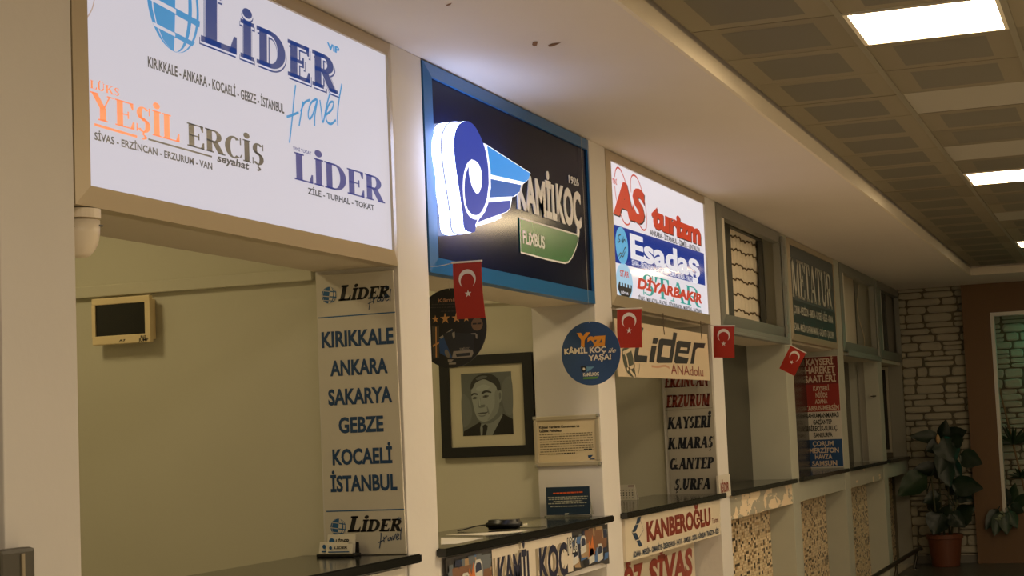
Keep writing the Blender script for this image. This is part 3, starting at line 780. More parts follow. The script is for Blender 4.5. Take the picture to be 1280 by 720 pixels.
# window openings behind the boxes
a, b = BAY[4]
MB().box(b - .05, b - .002, 2.63, 2.662, 2.245, 3.056).box(a, a + .97, 2.63, 2.662, 2.245, 3.056).box(a + .97, b - .05, 2.63, 2.662, 2.245, 2.28).box(a + .97, b - .05, 2.63, 2.662, 3.0, 3.056).build('window_5', DKFR, None, 'structure')
a, b = BAY[6]
struct('wall_panel', a, b - .14, 2.68, 2.71, 2.242, 3.056, WPAN)
struct('trim_10', b - .14, b - .004, 2.69, 2.72, 2.242, 3.056, DKFR)
a, b = BAY[7]
struct('window_6', a, b - .02, 2.64, 2.66, 2.242, 3.056, DARK)
MB().box(b - .42, b - .30, 2.60, 2.64, 2.242, 3.056).build('trim_7', DKFR, None, 'structure')
# gathered curtain with its dark cords
def curtain():
    a, b = BAY[4]
    x0, x1, z0, z1 = a + .92, b - .012, 2.26, 3.05
    t = thing('gathered_curtain', 'white curtain gathered by dark horizontal cords, inside the upper left opening', 'curtain', ((x0 + x1) / 2, 2.74, z0))
    cl = mat('white curtain cloth', (236, 224, 200), .85)
    lev = [2.33, 2.43, 2.545, 2.655, 2.76, 2.87, 2.965]
    NX, NZ = 90, 70
    vs = []; fs = []
    def yo(x, z):
        d = min(abs(z - l) for l in lev)
        puff = min(1, d / .045)
        return 2.688 - .006 * puff ** .6 - (.006 * math.sin(x * 46 + 1.5 * math.sin(z * 9)) + .003 * math.sin(x * 101)) * (.5 + .5 * puff)
    for j in range(NZ + 1):
        for i in range(NX + 1):
            x = x0 + (x1 - x0) * i / NX; z = z0 + (z1 - z0) * j / NZ
            vs.append((x, yo(x, z), z + .008 * math.sin(x * 14)))
    for j in range(NZ):
        for i in range(NX):
            q = j * (NX + 1) + i
            fs.append((q, q + 1, q + NX + 2, q + NX + 1))
    link('cloth', vs, fs, cl, t, smooth=True)
    dk = mat('dark gathering cord', (104, 86, 60), .8)
    for l in lev:
        pts = [(x0 + (x1 - x0) * i / 40, yo(x0 + (x1 - x0) * i / 40, l) - .006, l + .008 * math.sin((x0 + (x1 - x0) * i / 40) * 14) + .007 * math.sin(i * 1.35)) for i in range(41)]
        MB().tube(pts, .0055, 6).build('gathering_cord', dk, t)
curtain()
CABLE = mat('cream cable', (214, 200, 164), .5)
def cable(label, side_x, px):
    pl = SIDE(side_x)
    pts = [pl.at(x, y, .012) for x, y in px]
    pts = [Vector(p) for p in smooth_pts([tuple(p) for p in pts], False, 5)]
    tag(MB().tube(pts, .004, 6).build('cable', CABLE), label, 'cable', 'loose cables in the light boxes')
cable('loose cream cable hanging beside the gathered curtain', PIL[5][0], [(953.5, 292), (952.5, 312), (951.5, 335), (953, 358), (955.5, 380), (958, 398), (961.5, 413)])
cable('loose cream cable curving down beside the white panel', PIL[7][0], [(1074, 356), (1072, 372), (1072, 388), (1075, 402), (1079.5, 418), (1081, 430), (1079.5, 438)])

# ------------------------------------------------------------------ first window: city board, fuse box, sensor, cards
PX1 = SIDE(PIL[2][0])
def pboard(label, cat, pl, corners, th, m, name, edge=None, group=None):
    """a rigid board: corners given TL TR BR BL on the plane of its front face"""
    q = [pl.uv(*c) for c in corners]
    if name == 'apron_board': q = [(u_, min(v_, 1.158 if u_ > 10 else 1.157)) for u_, v_ in q]
    t = thing(name, label, cat, pl.pt(((q[2][0] + q[3][0]) / 2, min(q[2][1], q[3][1])), 0), group)
    flat('panel', pl, [[q[3], q[2], q[1], q[0]]], 0, m, t, th=th)
    return t
BPL = SIDE(PIL[2][0] - .012)
B1 = pboard('tall white city list board with blue lettering, on the pillar side of the first window', 'board', BPL, [(394.5, 344.5), (491, 338), (507.5, 692), (408, 693)], .010, BOARD, 'city_board')
strokes('rule', BPL, [pxs(BPL, [(398, 397.5), (494, 390.3)])], .004, .001, BLUEP, B1, 0)
strokes('rule', BPL, [pxs(BPL, [(408, 639.2), (505.5, 636.6)])], .004, .001, BLUEP, B1, 0)
for s, bl, br, ty in (('KIRIKKALE', (402.5, 434.3), (492.2, 428.8), 416), ('ANKARA', (413, 469.7), (485, 465.6), 452), ('SAKARYA', (410.7, 506.2), (490.7, 502), 488),
                      ('GEBZE', (423.7, 541), (479.7, 538.3), 523), ('KOCAELİ', (416, 580.8), (490.8, 578), 562.7), ('İSTANBUL', (413.7, 614), (497, 612), 595.7)):
    text(s, BPL, bl, br, (bl[0], ty), NAVYT, B1, bold=.035)
GRYBOARD = BOARD
for cy, lb, lr, lt in ((369, (423, 376), (487, 372.3), 361), (659, (434.5, 665.3), (502.3, 663.7), 650)):
    cx = 411.5 if cy < 500 else 423
    c = BPL.uv(cx, cy)
    globe(BPL, c, .031, BLUEP, BOARD, B1, .001, tilt=-8)
    serif('LİDER', BPL, lb, lr, (lb[0], lt), BLKP, B1, T=.27, hair=.13, k=.09, b=.13, shear=.25, first=1.3, gap=.04)
    text('VİP', BPL, (lr[0] - 6.5, lb[1] - 15), (lr[0] - .5, lb[1] - 15.4), (lr[0] - 6.5, lb[1] - 18), BLUEP, B1, bold=.03)
    bx, by = (627, 500) if cy > 500 else (576, 32)
    lines = [[(626, 503), (624, 540), (618, 582)], [(613, 553), (638, 541)], [(640, 523), (641, 552)], [(641, 535), (656, 519)], [(676, 525), (662, 532), (662, 543), (674, 536), (677, 526), (679, 543)], [(684, 519), (688, 540), (700, 507)], [(702, 528), (716, 515), (708, 508), (702, 530), (708, 538), (718, 530)], [(728, 478), (724, 510), (724, 540)]]
    if cy < 500: lines = [[(x - 53, y - 474) for x, y in l] for l in lines]; o_ = (320, 360)
    else: o_ = (320, 540)
    strokes('handwritten_lettering', BPL, [pxs(BPL, [(o_[0] + x / 4, o_[1] + y / 4) for x, y in l]) for l in lines], .0032, .0014, NAVYT, B1)

FB = SIDE(5.664)
q = pxs(FB, [(114, 374), (186.5, 369), (191, 427), (118, 431.5)])
t = thing('fuse_box', 'small cream fuse box with a dark window on the wall of the first room', 'fuse box', (5.70, -(q[0][0] + q[1][0]) / 2, q[2][1]))
y0, y1 = -q[1][0], -q[0][0]; z0, z1 = q[2][1], q[0][1]
CREAMP = mat('aged cream plastic', (226, 206, 160), .4)
MB().box(5.685, 5.728, y0 + .012, y1 - .012, z0 + .012, z1 - .012, .004).build('housing', CREAMP, t)
wq = pxs(FB, [(118.5, 382), (180.5, 378), (182, 416.5), (119.5, 420)])
wy0, wy1 = -wq[1][0], -wq[0][0]; wz0, wz1 = wq[2][1], wq[0][1]
MB().box(5.664, 5.688, y0, y1, wz1, z1, .004).box(5.664, 5.688, y0, y1, z0, wz0, .004).box(5.664, 5.688, y0, wy0, wz0 - .002, wz1 + .002).box(5.664, 5.688, wy1, y1, wz0 - .002, wz1 + .002).build('cover', CREAMP, t)
w = box('window', 5.670, 5.684, wy0 - .001, wy1 + .001, wz0 - .001, wz1 + .001, mat('smoked plastic window', (20, 22, 22), .12), t)
text('A7', FB, (149, 427), (157, 426.5), (149, 424.5), BLKP, t, name='marker_note', bold=.02)
text('BUZ', FB, (176, 422), (183, 421.5), (176, 419.5), BLKP, t, name='marker_note', bold=.02)
text('JUMP', FB, (173.5, 427), (185.5, 426), (173.5, 423), BLKP, t, name='marker_note', bold=.02)

cx_, cy_ = 3.768, 2.55
t = thing('ceiling_sensor', 'white cup shaped sensor under the left end of the first lit sign', 'sensor', (cx_, cy_, 2.13))
IV = mat('ivory plastic', (232, 220, 198), .35)
MB().lathe((cx_, cy_, 0), [(.054, 2.205), (.054, 2.229)], 28).build('base', IV, t)
MB().lathe((cx_, cy_, 0), [(.014, 2.105), (.026, 2.109), (.030, 2.115), (.038, 2.124), (.046, 2.14), (.051, 2.165), (.052, 2.20)], 28).build('dome', IV, t, smooth=True)
MB().box(cx_ - .054, cx_ - .049, cy_ - .018, cy_ + .010, 2.178, 2.182).build('slot', BLKPL, t)
MB().box(cx_ + .012, cx_ + .030, cy_ - .052, cy_ - .041, 2.185, 2.188).build('slot', BLKPL, t)

# business cards in a holder, on the first counter against the city board
t = thing('business_card_holder', 'dark holder with white business cards on the first counter', 'card holder', (5.60, 2.80, CZ))
hx = 5.625
MB().box(hx - .02, hx + .04, 2.675, 2.825, CZ, CZ + .012, .003).box(hx + .03, hx + .036, 2.68, 2.82, CZ + .01, CZ + .05).build('holder', BLKPL, t)
def card(x, y0, y1, z0, z1, lean, label, big):
    mb = MB(); th = .006
    v = [(x, y0, z0), (x, y1, z0), (x + lean, y1, z1), (x + lean, y0, z1)]
    v2 = [(p[0] + th, p[1], p[2]) for p in v]
    mb.add(v + v2, [(0, 1, 2, 3), (7, 6, 5, 4), (0, 4, 5, 1), (1, 5, 6, 2), (2, 6, 7, 3), (3, 7, 4, 0)])
    c = thing('business_card_stack', label, 'business cards', (x, (y0 + y1) / 2, z0), 'business cards on the first counter')
    mb.build('cards', PAPER, c)
    pl = Plane((x - .001, 0, 0), (0, -1, 0))
    pl = Plane((x + lean * .5, 0, 0), (0, -1, 0))
    u0 = -y1
    w_ = y1 - y0; h_ = z1 - z0
    n0 = abs(lean) * .5 + .0015
    flat('card_emblem', pl, [circ((u0 + w_ * .2, z0 + h_ * .62), h_ * .18, h_ * .2, 16)], n0, BLUEP, c)
    text_uv('lettering', 'LİDER', pl, u0 + w_ * .33, z0 + h_ * .52, w_ * .5, h_ * .22, BLKP, c, h=n0, bold=.04, shear=.2)
    flat('card_strip', pl, [[(u0 + w_ * .1, z0 + h_ * .12), (u0 + w_ * .9, z0 + h_ * .12), (u0 + w_ * .9, z0 + h_ * .24), (u0 + w_ * .1, z0 + h_ * .24)]], n0, BLUEP, c)
card(hx + .016, 2.69, 2.80, CZ + .013, CZ + .078, .012, 'taller white business cards at the back of the holder', True)
card(hx + .000, 2.71, 2.824, CZ + .013, CZ + .052, .010, 'white business cards at the front left of the holder', False)
card(hx - .014, 2.685, 2.79, CZ + .013, CZ + .046, .010, 'white business cards at the front right of the holder', False)

# board on the first apron, only its upper right corner in the frame
AP1 = FAC(2.494)
t = thing('apron_board', 'white board under the first counter, at the bottom edge of the photo', 'board', (4.7, 2.5, .80))
box('panel', 3.80, 5.64, 2.495, 2.510, .80, 1.150, BOARD, t)
text_uv('lettering', 'LİDER', AP1, 4.45, .945, 1.05, .14, NAVYT, t, bold=.04)

# dark box on the left pillar
t = thing('wall_socket_box', 'dark grey box with rounded corner on the left pillar, at the lower left edge', 'wall box', (3.395, 2.48, 1.19))
DG = mat('dark grey plastic', (70, 66, 54), .5)
MB().box(3.30, 3.432, 2.462, 2.504, 1.19, 1.388, .010).build('housing', DG, t)
box('light_strip', 3.376, 3.386, 2.458, 2.464, 1.20, 1.375, mat('pale edge strip', (150, 138, 112), .5), t)

# ------------------------------------------------------------------ second window
PR = PIL[3][0]                                          # pillar side
PPL = SIDE(PR + .012)
q = [PPL.uv(*c) for c in ((549.5, 449), (667.8, 437.3), (667.2, 569.5), (553, 572.5))]
u0 = (q[0][0] + q[3][0]) / 2; u1 = (q[1][0] + q[2][0]) / 2; z0 = (q[2][1] + q[3][1]) / 2; z1 = (q[0][1] + q[1][1]) / 2
t = thing('framed_portrait', 'black framed grey portrait photograph of a man in a suit on the room wall', 'picture', (PR + .02, -(u0 + u1) / 2, z0))
fwid = .052
mb = MB()
def ring_side(mb, u0, u1, z0, z1, w, x0, x1):
    mb.box(x0, x1, -u1, -u0, z0, z0 + w).box(x0, x1, -u1, -u0, z1 - w, z1).box(x0, x1, -u0 - w, -u0, z0 + w, z1 - w).box(x0, x1, -u1, -u1 + w, z0 + w, z1 - w)
    return mb
ring_side(mb, u0, u1, z0, z1, fwid, PR + .004, PR + .028).build('frame', mat('black wooden frame', (20, 22, 24), .4), t)
MATB = mat('ivory picture mat', (184, 178, 152), .8)
box('mat_board', PR + .014, PR + .026, -u1 + fwid - .002, -u0 - fwid + .002, z0 + fwid - .002, z1 - fwid + .002, MATB, t)
FPL = SIDE(PR + .0135)
ph = [FPL.uv(*c) for c in ((576, 467), (639, 464.5), (642, 543), (579, 545))]
pu0, pu1, pz0, pz1 = (ph[0][0] + ph[3][0]) / 2, (ph[1][0] + ph[2][0]) / 2, (ph[2][1] + ph[3][1]) / 2, (ph[0][1] + ph[1][1]) / 2
def pp(x, y):                                           # drawing units inside the photograph, 0..300 by 0..375
    return (pu0 + (pu1 - pu0) * x / 300, pz1 - (pz1 - pz0) * y / 375)
g = lambda v: mat('photo grey %d' % v, (int(v * .80), int(v * .84), int(v * .80)), .4)
photo = flat('photograph', FPL, [[pp(0, 375), pp(300, 375), pp(300, 0), pp(0, 0)]], .0004, g(112), t)
def d(v, pts, L, sm=True):
    p = smooth_pts(pts, True, 4) if sm else pts
    flat('photo_print', FPL, [[pp(*a) for a in p]], .0004 + L * .0003, g(v), photo)
d(126, [(0, 130), (40, 150), (60, 230), (40, 300), (0, 310)], 1); d(124, [(250, 60), (300, 40), (300, 240), (262, 250), (240, 160)], 1)
d(28, [(0, 375), (6, 345), (60, 318), (110, 290), (150, 280), (225, 240), (270, 268), (300, 285), (300, 375)], 2, False)
d(150, [(105, 375), (104, 330), (112, 302), (150, 300), (238, 222), (240, 262), (175, 375)], 3, False)
d(36, [(116, 375), (120, 335), (118, 318), (134, 308), (150, 318), (146, 338), (136, 375)], 4, False)
d(122, [(88, 260), (108, 300), (134, 306), (176, 300), (232, 256), (236, 205), (150, 200)], 5)
d(168, [(62, 95), (60, 140), (68, 190), (76, 232), (92, 272), (118, 292), (150, 290), (186, 270), (214, 232), (224, 180), (222, 100), (190, 45), (120, 35), (78, 60)], 6)
d(150, [(150, 285), (188, 268), (216, 230), (226, 170), (222, 110), (200, 120), (196, 190), (176, 240)], 7)
d(54, [(56, 95), (62, 55), (96, 18), (150, 8), (196, 18), (228, 55), (236, 105), (228, 130), (216, 110), (204, 78), (176, 58), (140, 40), (108, 48), (84, 62), (70, 88)], 8)
d(110, [(92, 30), (130, 18), (160, 24), (128, 36), (100, 44)], 9)
d(156, [(216, 122), (232, 110), (244, 124), (240, 160), (226, 186), (218, 176)], 9); d(120, [(224, 130), (234, 124), (236, 150), (226, 166)], 10)
d(48, [(60, 126), (76, 118), (98, 124), (96, 132), (76, 128), (62, 136)], 10); d(48, [(122, 118), (146, 106), (176, 114), (178, 124), (150, 118), (126, 128)], 10)
d(92, [(66, 148), (80, 142), (96, 148), (84, 156), (70, 156)], 10); d(92, [(128, 142), (146, 134), (164, 140), (150, 150), (132, 150)], 10)
d(40, [(76, 146), (84, 144), (88, 150), (80, 153)], 11); d(40, [(138, 139), (148, 137), (152, 144), (142, 147)], 11)
d(128, [(100, 196), (106, 160), (112, 150), (114, 190), (136, 190), (138, 204), (118, 210), (102, 208)], 10); d(186, [(104, 190), (108, 150), (112, 190), (110, 200)], 11)
d(84, [(88, 244), (112, 238), (146, 236), (156, 232), (146, 244), (112, 248)], 11); d(124, [(98, 254), (120, 256), (142, 252), (130, 262), (108, 262)], 10)
d(130, [(150, 200), (160, 225), (162, 250), (156, 245), (150, 222)], 10); d(182, [(90, 90), (130, 70), (170, 84), (150, 104), (100, 108)], 7)

# notice in a snap frame
NPL = SIDE(PR - .014)
q = [NPL.uv(*c) for c in ((666, 522), (748, 517), (751, 580), (669, 585))]
u0 = (q[0][0] + q[3][0]) / 2; u1 = (q[1][0] + q[2][0]) / 2; z0 = (q[2][1] + q[3][1]) / 2; z1 = (q[0][1] + q[1][1]) / 2
t = thing('notice_frame', 'silver snap frame with a printed notice sheet, under the round blue sign', 'notice', (PR - .01, -(u0 + u1) / 2, z0))
SNAP = mat('satin silver rail', (196, 186, 164), .35, .5)
w = .022
for nm, (a0, a1, b0, b1) in (('rail', (u0, u1, z0, z0 + w)), ('rail', (u0, u1, z1 - w, z1)), ('rail', (u0, u0 + w * .9, z0 + w, z1 - w)), ('rail', (u1 - w * .9, u1, z0 + w, z1 - w))):
    MB().box(PR - .014, PR - .001, -a1, -a0, b0, b1, .004).build(nm, SNAP, t)
CHR = mat('bright corner clip', (200, 200, 196), .15, .9)
for a0, b0 in ((u0 - .003, z0 - .003), (u1 - .015, z0 - .003), (u0 - .003, z1 - .015), (u1 - .015, z1 - .015)):
    MB().box(PR - .017, PR - .001, -a0 - .018, -a0, b0, b0 + .018, .004).build('corner_clip', CHR, t)
sh = box('sheet', PR - .006, PR - .001, -u1 + .01, -u0 - .01, z0 + .01, z1 - .01, mat('notice paper', (206, 190, 156), .6), t)
TPL = SIDE(PR - .006)
text('Kişisel Verilerin Korunması ve', TPL, (674.2, 536.2), (724.4, 533.4), (674.2, 533.2), BLKP, sh, bold=.03)
text('Gizlilik Politikası', TPL, (674.2, 540.8), (701.9, 539.2), (674.2, 537.8), BLKP, sh, bold=.03)
GRYT = mat('fine grey print', (112, 100, 78), .6)
def word_rows(name, pl, rows, m, parent, h, hgt, seed=3):
    rr = random.Random(seed); polys = []
    for (x0, y0), (x1, y1) in rows:
        a, b = pl.uv(x0, y0), pl.uv(x1, y1); s = 0; L = b[0] - a[0]
        while s < L:
            wl = min(rr.uniform(.006, .018), L - s)
            v = a[1] + (b[1] - a[1]) * (s / L)
            polys.append([(a[0] + s, v), (a[0] + s + wl, v), (a[0] + s + wl, v + hgt), (a[0] + s, v + hgt)]); s += wl + .003
    return flat(name, pl, polys, h, m, parent)
word_rows('fine_print', TPL, [((674.5 + i * .15, 544.3 + i * 3.05), (740.5 + i * .2, 541.2 + i * 3.05)) for i in range(8)], GRYT, sh, .0012, .0045)
word_rows('fine_print', TPL, [((675, 568.6), (695, 568))], GRYT, sh, .0012, .0045); word_rows('bold_print', TPL, [((695, 568), (719, 566.6)), ((730, 562.3), (741, 561.8))], BLKP, sh, .0013, .005)
flat('small_emblem', TPL, [pxs(TPL, [(735, 569), (741.5, 568.6), (738.5, 572), (735.5, 572.5)]), pxs(TPL, [(737, 573.3), (743.5, 572.8), (743.5, 574.2), (737, 574.6)])], .0012, NAVYT, sh)

# dark leaflet leaning on the pillar, on the second counter
q = pxs(SIDE(8.03), [(683, 610), (737, 607), (737, 645.5), (682.5, 648)])
u0 = (q[0][0] + q[3][0]) / 2; u1 = (q[1][0] + q[2][0]) / 2; z1 = (q[0][1] + q[1][1]) / 2
t = thing('leaflet_stand', 'dark blue leaflet with orange heading standing on the second counter', 'leaflet', (8.03, -(u0 + u1) / 2, CZ))
LEAF = mat('dark navy leaflet', (18, 44, 66), .35)
zb_ = CZ + .012
mb = MB(); v = [(8.03, -u0, zb_), (8.03, -u1, zb_), (8.035, -u1, z1), (8.035, -u0, z1)]; v2 = [(p[0] + .004, p[1], p[2]) for p in v]
lf = mb.add(v + v2, [(3, 2, 1, 0), (4, 5, 6, 7), (1, 5, 4, 0), (2, 6, 5, 1), (3, 7, 6, 2), (0, 4, 7, 3)]).build('leaflet', LEAF, t)
LPL = SIDE(8.03)
ORP = mat('orange print', (214, 92, 40), .5); PLP = mat('pale leaflet print', (176, 178, 160), .5)
word_rows('heading', LPL, [((691.5, 617.7), (729, 615.8))], ORP, lf, .0012, .007, 5)
word_rows('fine_print', LPL, [((685, 622.6), (735, 620.8)), ((686, 625), (734, 623.8)), ((692, 627.6), (728, 626.2)), ((685.5, 630.3), (733.5, 628.6)), ((688, 634), (731, 632.6))], PLP, lf, .0012, .0045, 6)
flat('small_emblem', LPL, [pxs(LPL, [(706, 641.5), (711.5, 641.3), (709.5, 643.2), (706.5, 643.4)]), pxs(LPL, [(706.5, 644.6), (713, 644.2), (713, 645.6), (706.5, 646)])], .0012, PLP, lf)
GLASSY = mat('clear acrylic', (196, 200, 186), .1, 0)
GLASSY.node_tree.nodes['Principled BSDF'].inputs['Transmission Weight'].default_value = .85
MB().box(8.0, 8.05, -u1 - .004, -u0 + .004, CZ, CZ + .010, .002).add([(8.045, -u1, CZ + .01), (8.085, -u1 - .0, CZ + .01), (8.045, -u1, z1 - .06), (8.049, -u1 + .003, CZ + .01), (8.089, -u1 + .003, CZ + .01), (8.049, -u1 + .003, z1 - .06)], [(0, 1, 2), (5, 4, 3), (0, 3, 4, 1), (1, 4, 5, 2), (2, 5, 3, 0)]).build('acrylic_foot', GLASSY, t)

# papers, small label and the black device on the second counter
def sheet(label, px, z, m, group='papers on the second counter', cat='paper', name='paper_sheet', th=.0012):
    vs = []
    for x, y in px:
        dd = RIGHT * ((x - 640) / FPX) - UP * ((y - 360) / FPX) + fw
        vs.append(CAM + dd * ((z - 1.6) / dd.z))
    mb = MB(); n = len(vs)
    mb.add(vs + [v - Vector((0, 0, th)) for v in vs], [tuple(range(n - 1, -1, -1)), tuple(range(n, 2 * n))] + [(i, (i + 1) % n, n + (i + 1) % n, n + i) for i in range(n)])
    bm = bmesh.new(); bv = [bm.verts.new(v) for v in mb.v]
    for f in mb.f: bm.faces.new([bv[i] for i in f])
    bmesh.ops.recalc_face_normals(bm, faces=bm.faces); bm.verts.index_update()
    o = link(name, [v.co.copy() for v in bm.verts], [[v.index for v in f.verts] for f in bm.faces], m); bm.free()
    return tag(o, label, cat, group)
sheet('white paper at the left end of the second counter', [(551, 672), (604, 672.3), (571, 679.5), (551, 680.5)], CZ + .0016, PAPER)
sheet('long white paper under the black device', [(557, 668.5), (661, 662.5), (640, 666), (604, 669)], CZ + .0016, PAPER)
GRYSH = mat('greenish document cover', (126, 124, 100), .2)
sheet('grey green document lying behind the black device', [(642, 655), (683, 647.5), (682.5, 658), (648, 659.3)], CZ + .0018, GRYSH)
q0 = CAM; 
def onz(x, y, z):
    dd = RIGHT * ((x - 640) / FPX) - UP * ((y - 360) / FPX) + fw
    return CAM + dd * ((z - 1.6) / dd.z)
lp = onz(653.5, 655, CZ + .003)
t = thing('label_card', 'small white card with a blue mark, right of the black device', 'card', lp)
vs = [onz(*p, CZ + .003) for p in ((649, 655.5), (659, 654), (659.5, 656.3), (650, 657.6))]
mb = MB(); mb.add(vs + [v - Vector((0, 0, .001)) for v in vs], [(0, 3, 2, 1), (4, 5, 6, 7), (0, 1, 5, 4), (1, 2, 6, 5), (2, 3, 7, 6), (3, 0, 4, 7)]); mb.build('card', PAPER, t)
vs = [onz(*p, CZ + .0036) for p in ((651, 655.5), (653.8, 655.1), (654.1, 656.4), (651.4, 656.8))]
link('blue_mark', vs, [(0, 3, 2, 1)], NAVYT, t)
pa, pb = onz(606, 663.5, CZ), onz(647, 662.5, CZ)
t = thing('card_reader', 'black handheld device with a thin cable lying on the second counter', 'device', (pa + pb) / 2)
ax = (pb - pa).normalized(); ay = Vector((-ax.y, ax.x, 0)); L = (pb - pa).length
bm = bmesh.new(); bmesh.ops.create_cube(bm, size=1)
for v in bm.verts: v.co = Vector((v.co.x * L, v.co.y * .085, v.co.z * .042))
bmesh.ops.bevel(bm, geom=list(bm.edges), offset=.012, segments=3, affect='EDGES')
bm.verts.index_update(); ctr = (pa + pb) / 2 + ay * .045 + Vector((0, 0, .0235))
link('body', [ctr + ax * v.co.x + ay * v.co.y + Vector((0, 0, v.co.z)) for v in bm.verts], [[v.index for v in f.verts] for f in bm.faces], BLKPL, t, smooth=True); bm.free()
MB().add([ctr + ax * (L * s) + ay * w_ + Vector((0, 0, .0215)) for s, w_ in ((-.1, -.03), (.38, -.03), (.38, .03), (-.1, .03))], [(0, 1, 2, 3)]).build('screen', mat('device screen', (40, 42, 44), .08), t)
cb = [ctr - ax * L * .48, ctr - ax * (L * .5 + .05) + Vector((0, 0, -.004)), ctr - ax * (L * .5 + .10) + ay * -.03 + Vector((0, 0, -.016)), ctr - ax * (L * .5 + .12) + ay * -.06 + Vector((0, 0, -.0195))]
MB().tube([Vector(p) for p in smooth_pts([tuple(p) for p in cb])], .003, 6).build('cable', BLKPL, t)

# printed banner on the second apron
K = FAC(2.492)
t = thing('printed_banner', 'collage banner with tall navy lettering hung under the second counter', 'banner', (7.0, 2.5, .965))
bx0, bx1, bz0, bz1 = 6.02, 8.092, .968, 1.152
mb = MB(); n = 40; vs = []
for i in range(n + 1):
    u = i / n; x = bx0 + (bx1 - bx0) * u; yy = 2.4935 + .003 * math.sin(u * 23); lo = bz0 + .006 * math.sin(u * 9) - (.01 if u > .97 else 0)
    vs += [(x, yy, lo), (x, yy, bz1), (x, yy + .003, lo), (x, yy + .003, bz1)]
fs = []
for i in range(n):
    a_ = 4 * i; fs += [(a_, a_ + 4, a_ + 5, a_ + 1), (a_ + 2, a_ + 3, a_ + 7, a_ + 6), (a_, a_ + 2, a_ + 6, a_ + 4), (a_ + 1, a_ + 5, a_ + 7, a_ + 3)]
fs += [(0, 1, 3, 2), (4 * n, 4 * n + 2, 4 * n + 3, 4 * n + 1)]
sheet_o = link('sheet', vs, fs, mat('banner photo ground', (60, 58, 56), .5), t)
K = FAC(2.490)
BC = [mat('banner ' + nm, c, .5) for nm, c in (('night blue', (34, 44, 70)), ('sky blue', (70, 108, 160)), ('steel', (96, 104, 110)), ('orange', (196, 110, 50)), ('brick', (120, 84, 60)), ('white', (196, 196, 190)), ('charcoal', (30, 32, 36)), ('sand', (160, 134, 100)))]
rr = random.Random(11)
def collage(x0, x1, seed):
    rr = random.Random(seed); by = {}
    def put(ci, pts):
        pts = [(min(max(p[0], x0), x1), min(max(p[1], bz0 + .008), bz1 - .001)) for p in pts]
        by.setdefault(ci, []).append(pts)
    for i in range(60):
        w_ = rr.uniform(.03, .13); h_ = rr.uniform(.02, .09); u = rr.uniform(x0, x1 - w_); v = rr.uniform(bz0 + .008, bz1 - h_); sk = rr.uniform(-.03, .03)
        put(rr.choice([0, 0, 1, 2, 2, 4, 6, 6, 7]), [(u, v), (u + w_, v + sk * .3), (u + w_ + sk, v + h_), (u + sk, v + h_)])
    mbc = MB(); lvl = .0003
    for ci, ps in by.items():
        for q_ in ps:
            add_poly(mbc, K, q_, lvl, 0, ci); lvl += .00003
    mbc.build('photo_collage', BC, sheet_o)
    ps = []; wn = []
    for i in range(int((x1 - x0) / .13)):                # rows of coaches in the collage
        u = x0 + .02 + i * .125 + rr.uniform(-.01, .01); v = bz0 + rr.choice([.015, .03, .07]); w_, h_ = .085, .085
        ps.append([(u, v), (u + w_, v + .01), (u + w_, v + h_ * .8), (u + w_ * .75, v + h_), (u + w_ * .2, v + h_), (u, v + h_ * .75)])
        wn.append([(u + .01, v + .035), (u + w_ - .01, v + .042), (u + w_ - .012, v + h_ * .76), (u + w_ * .7, v + h_ - .012), (u + w_ * .25, v + h_ - .012), (u + .01, v + h_ * .7)])
    flats('coach_print', K, ps, .0022, BC[5], sheet_o); flats('coach_window_print', K, wn, .0026, BC[0], sheet_o)
    flat('photo_patch', K, [[(x0 + (x1 - x0) * .44, bz0 + .05), (x0 + (x1 - x0) * .60, bz0 + .06), (x0 + (x1 - x0) * .55, bz0 + .15), (x0 + (x1 - x0) * .50, bz0 + .10), (x0 + (x1 - x0) * .45, bz0 + .13)]], .0028, BC[3], sheet_o)
collage(bx0, 6.50, 3); collage(7.50, bx1, 8)
WB = mat('banner white ground', (206, 196, 180), .5)
flat('white_ground', K, [[(6.49, bz0 + .01), (7.52, bz0 + .006), (7.52, bz1 - .002), (6.49, bz1 - .002)]], .0024, WB, sheet_o)
SHD = mat('banner beige block shadow', (150, 138, 116), .5); NV = mat('banner navy', (20, 26, 56), .5)
for m_, h_, dx in ((SHD, .0030, -.045), (NV, .0036, 0)):
    text_uv('lettering', 'KAMİL', K, 6.545 + dx, .972, .42, .134, m_, sheet_o, h=h_, bold=.035)
    text_uv('lettering', 'KOÇ', K, 7.055 + dx, .972, .385, .134, m_, sheet_o, h=h_, bold=.035)
text_uv('lettering', '1926', K, 7.445, 1.055, .15, .07, BC[6], sheet_o, h=.0036, bold=.06)
text_uv('lettering', '1926', K, 7.45, 1.058, .14, .066, BC[5], sheet_o, h=.0042, bold=.005)

# ------------------------------------------------------------------ round hanging signs
def disc_sign(label, cpx, x, rad, rotz, m, zt=SOF, group='round signs hung from the ceiling'):
    u = Vector((math.sin(rotz), -math.cos(rotz), 0))
    d_ = RIGHT * ((cpx[0] - 640) / FPX) - UP * ((cpx[1] - 360) / FPX) + fw
    P = CAM + d_ * (x / d_.x)
    pl = Plane((P.x, P.y, 0), u)
    t = thing('round_sign', label, 'sign', (P.x, P.y, P.z - rad), group)
    c = pl.uv(*cpx)
    flat('disc', pl, [circ(c, rad, rad, 64)], 0, m, t, th=.004)
    top = pl.pt((c[0], c[1] + rad - .008), .001)
    MB().tube([top, (top.x, top.y, zt)], .0008, 5).build('hanging_thread', CORD, t)
    return t, pl, c
t, DP, c = disc_sign('round blue sign with orange and white lettering, hanging before the pillar', (738.4, 441.7), 7.93, .1545, -.10, mat('round sign blue', (40, 70, 112), .45))
OR2 = mat('orange brush print', (222, 146, 44), .5); WH2 = mat('white sign print', (222, 212, 192), .5); DK2 = mat('dark print shadow', (14, 24, 40), .5)
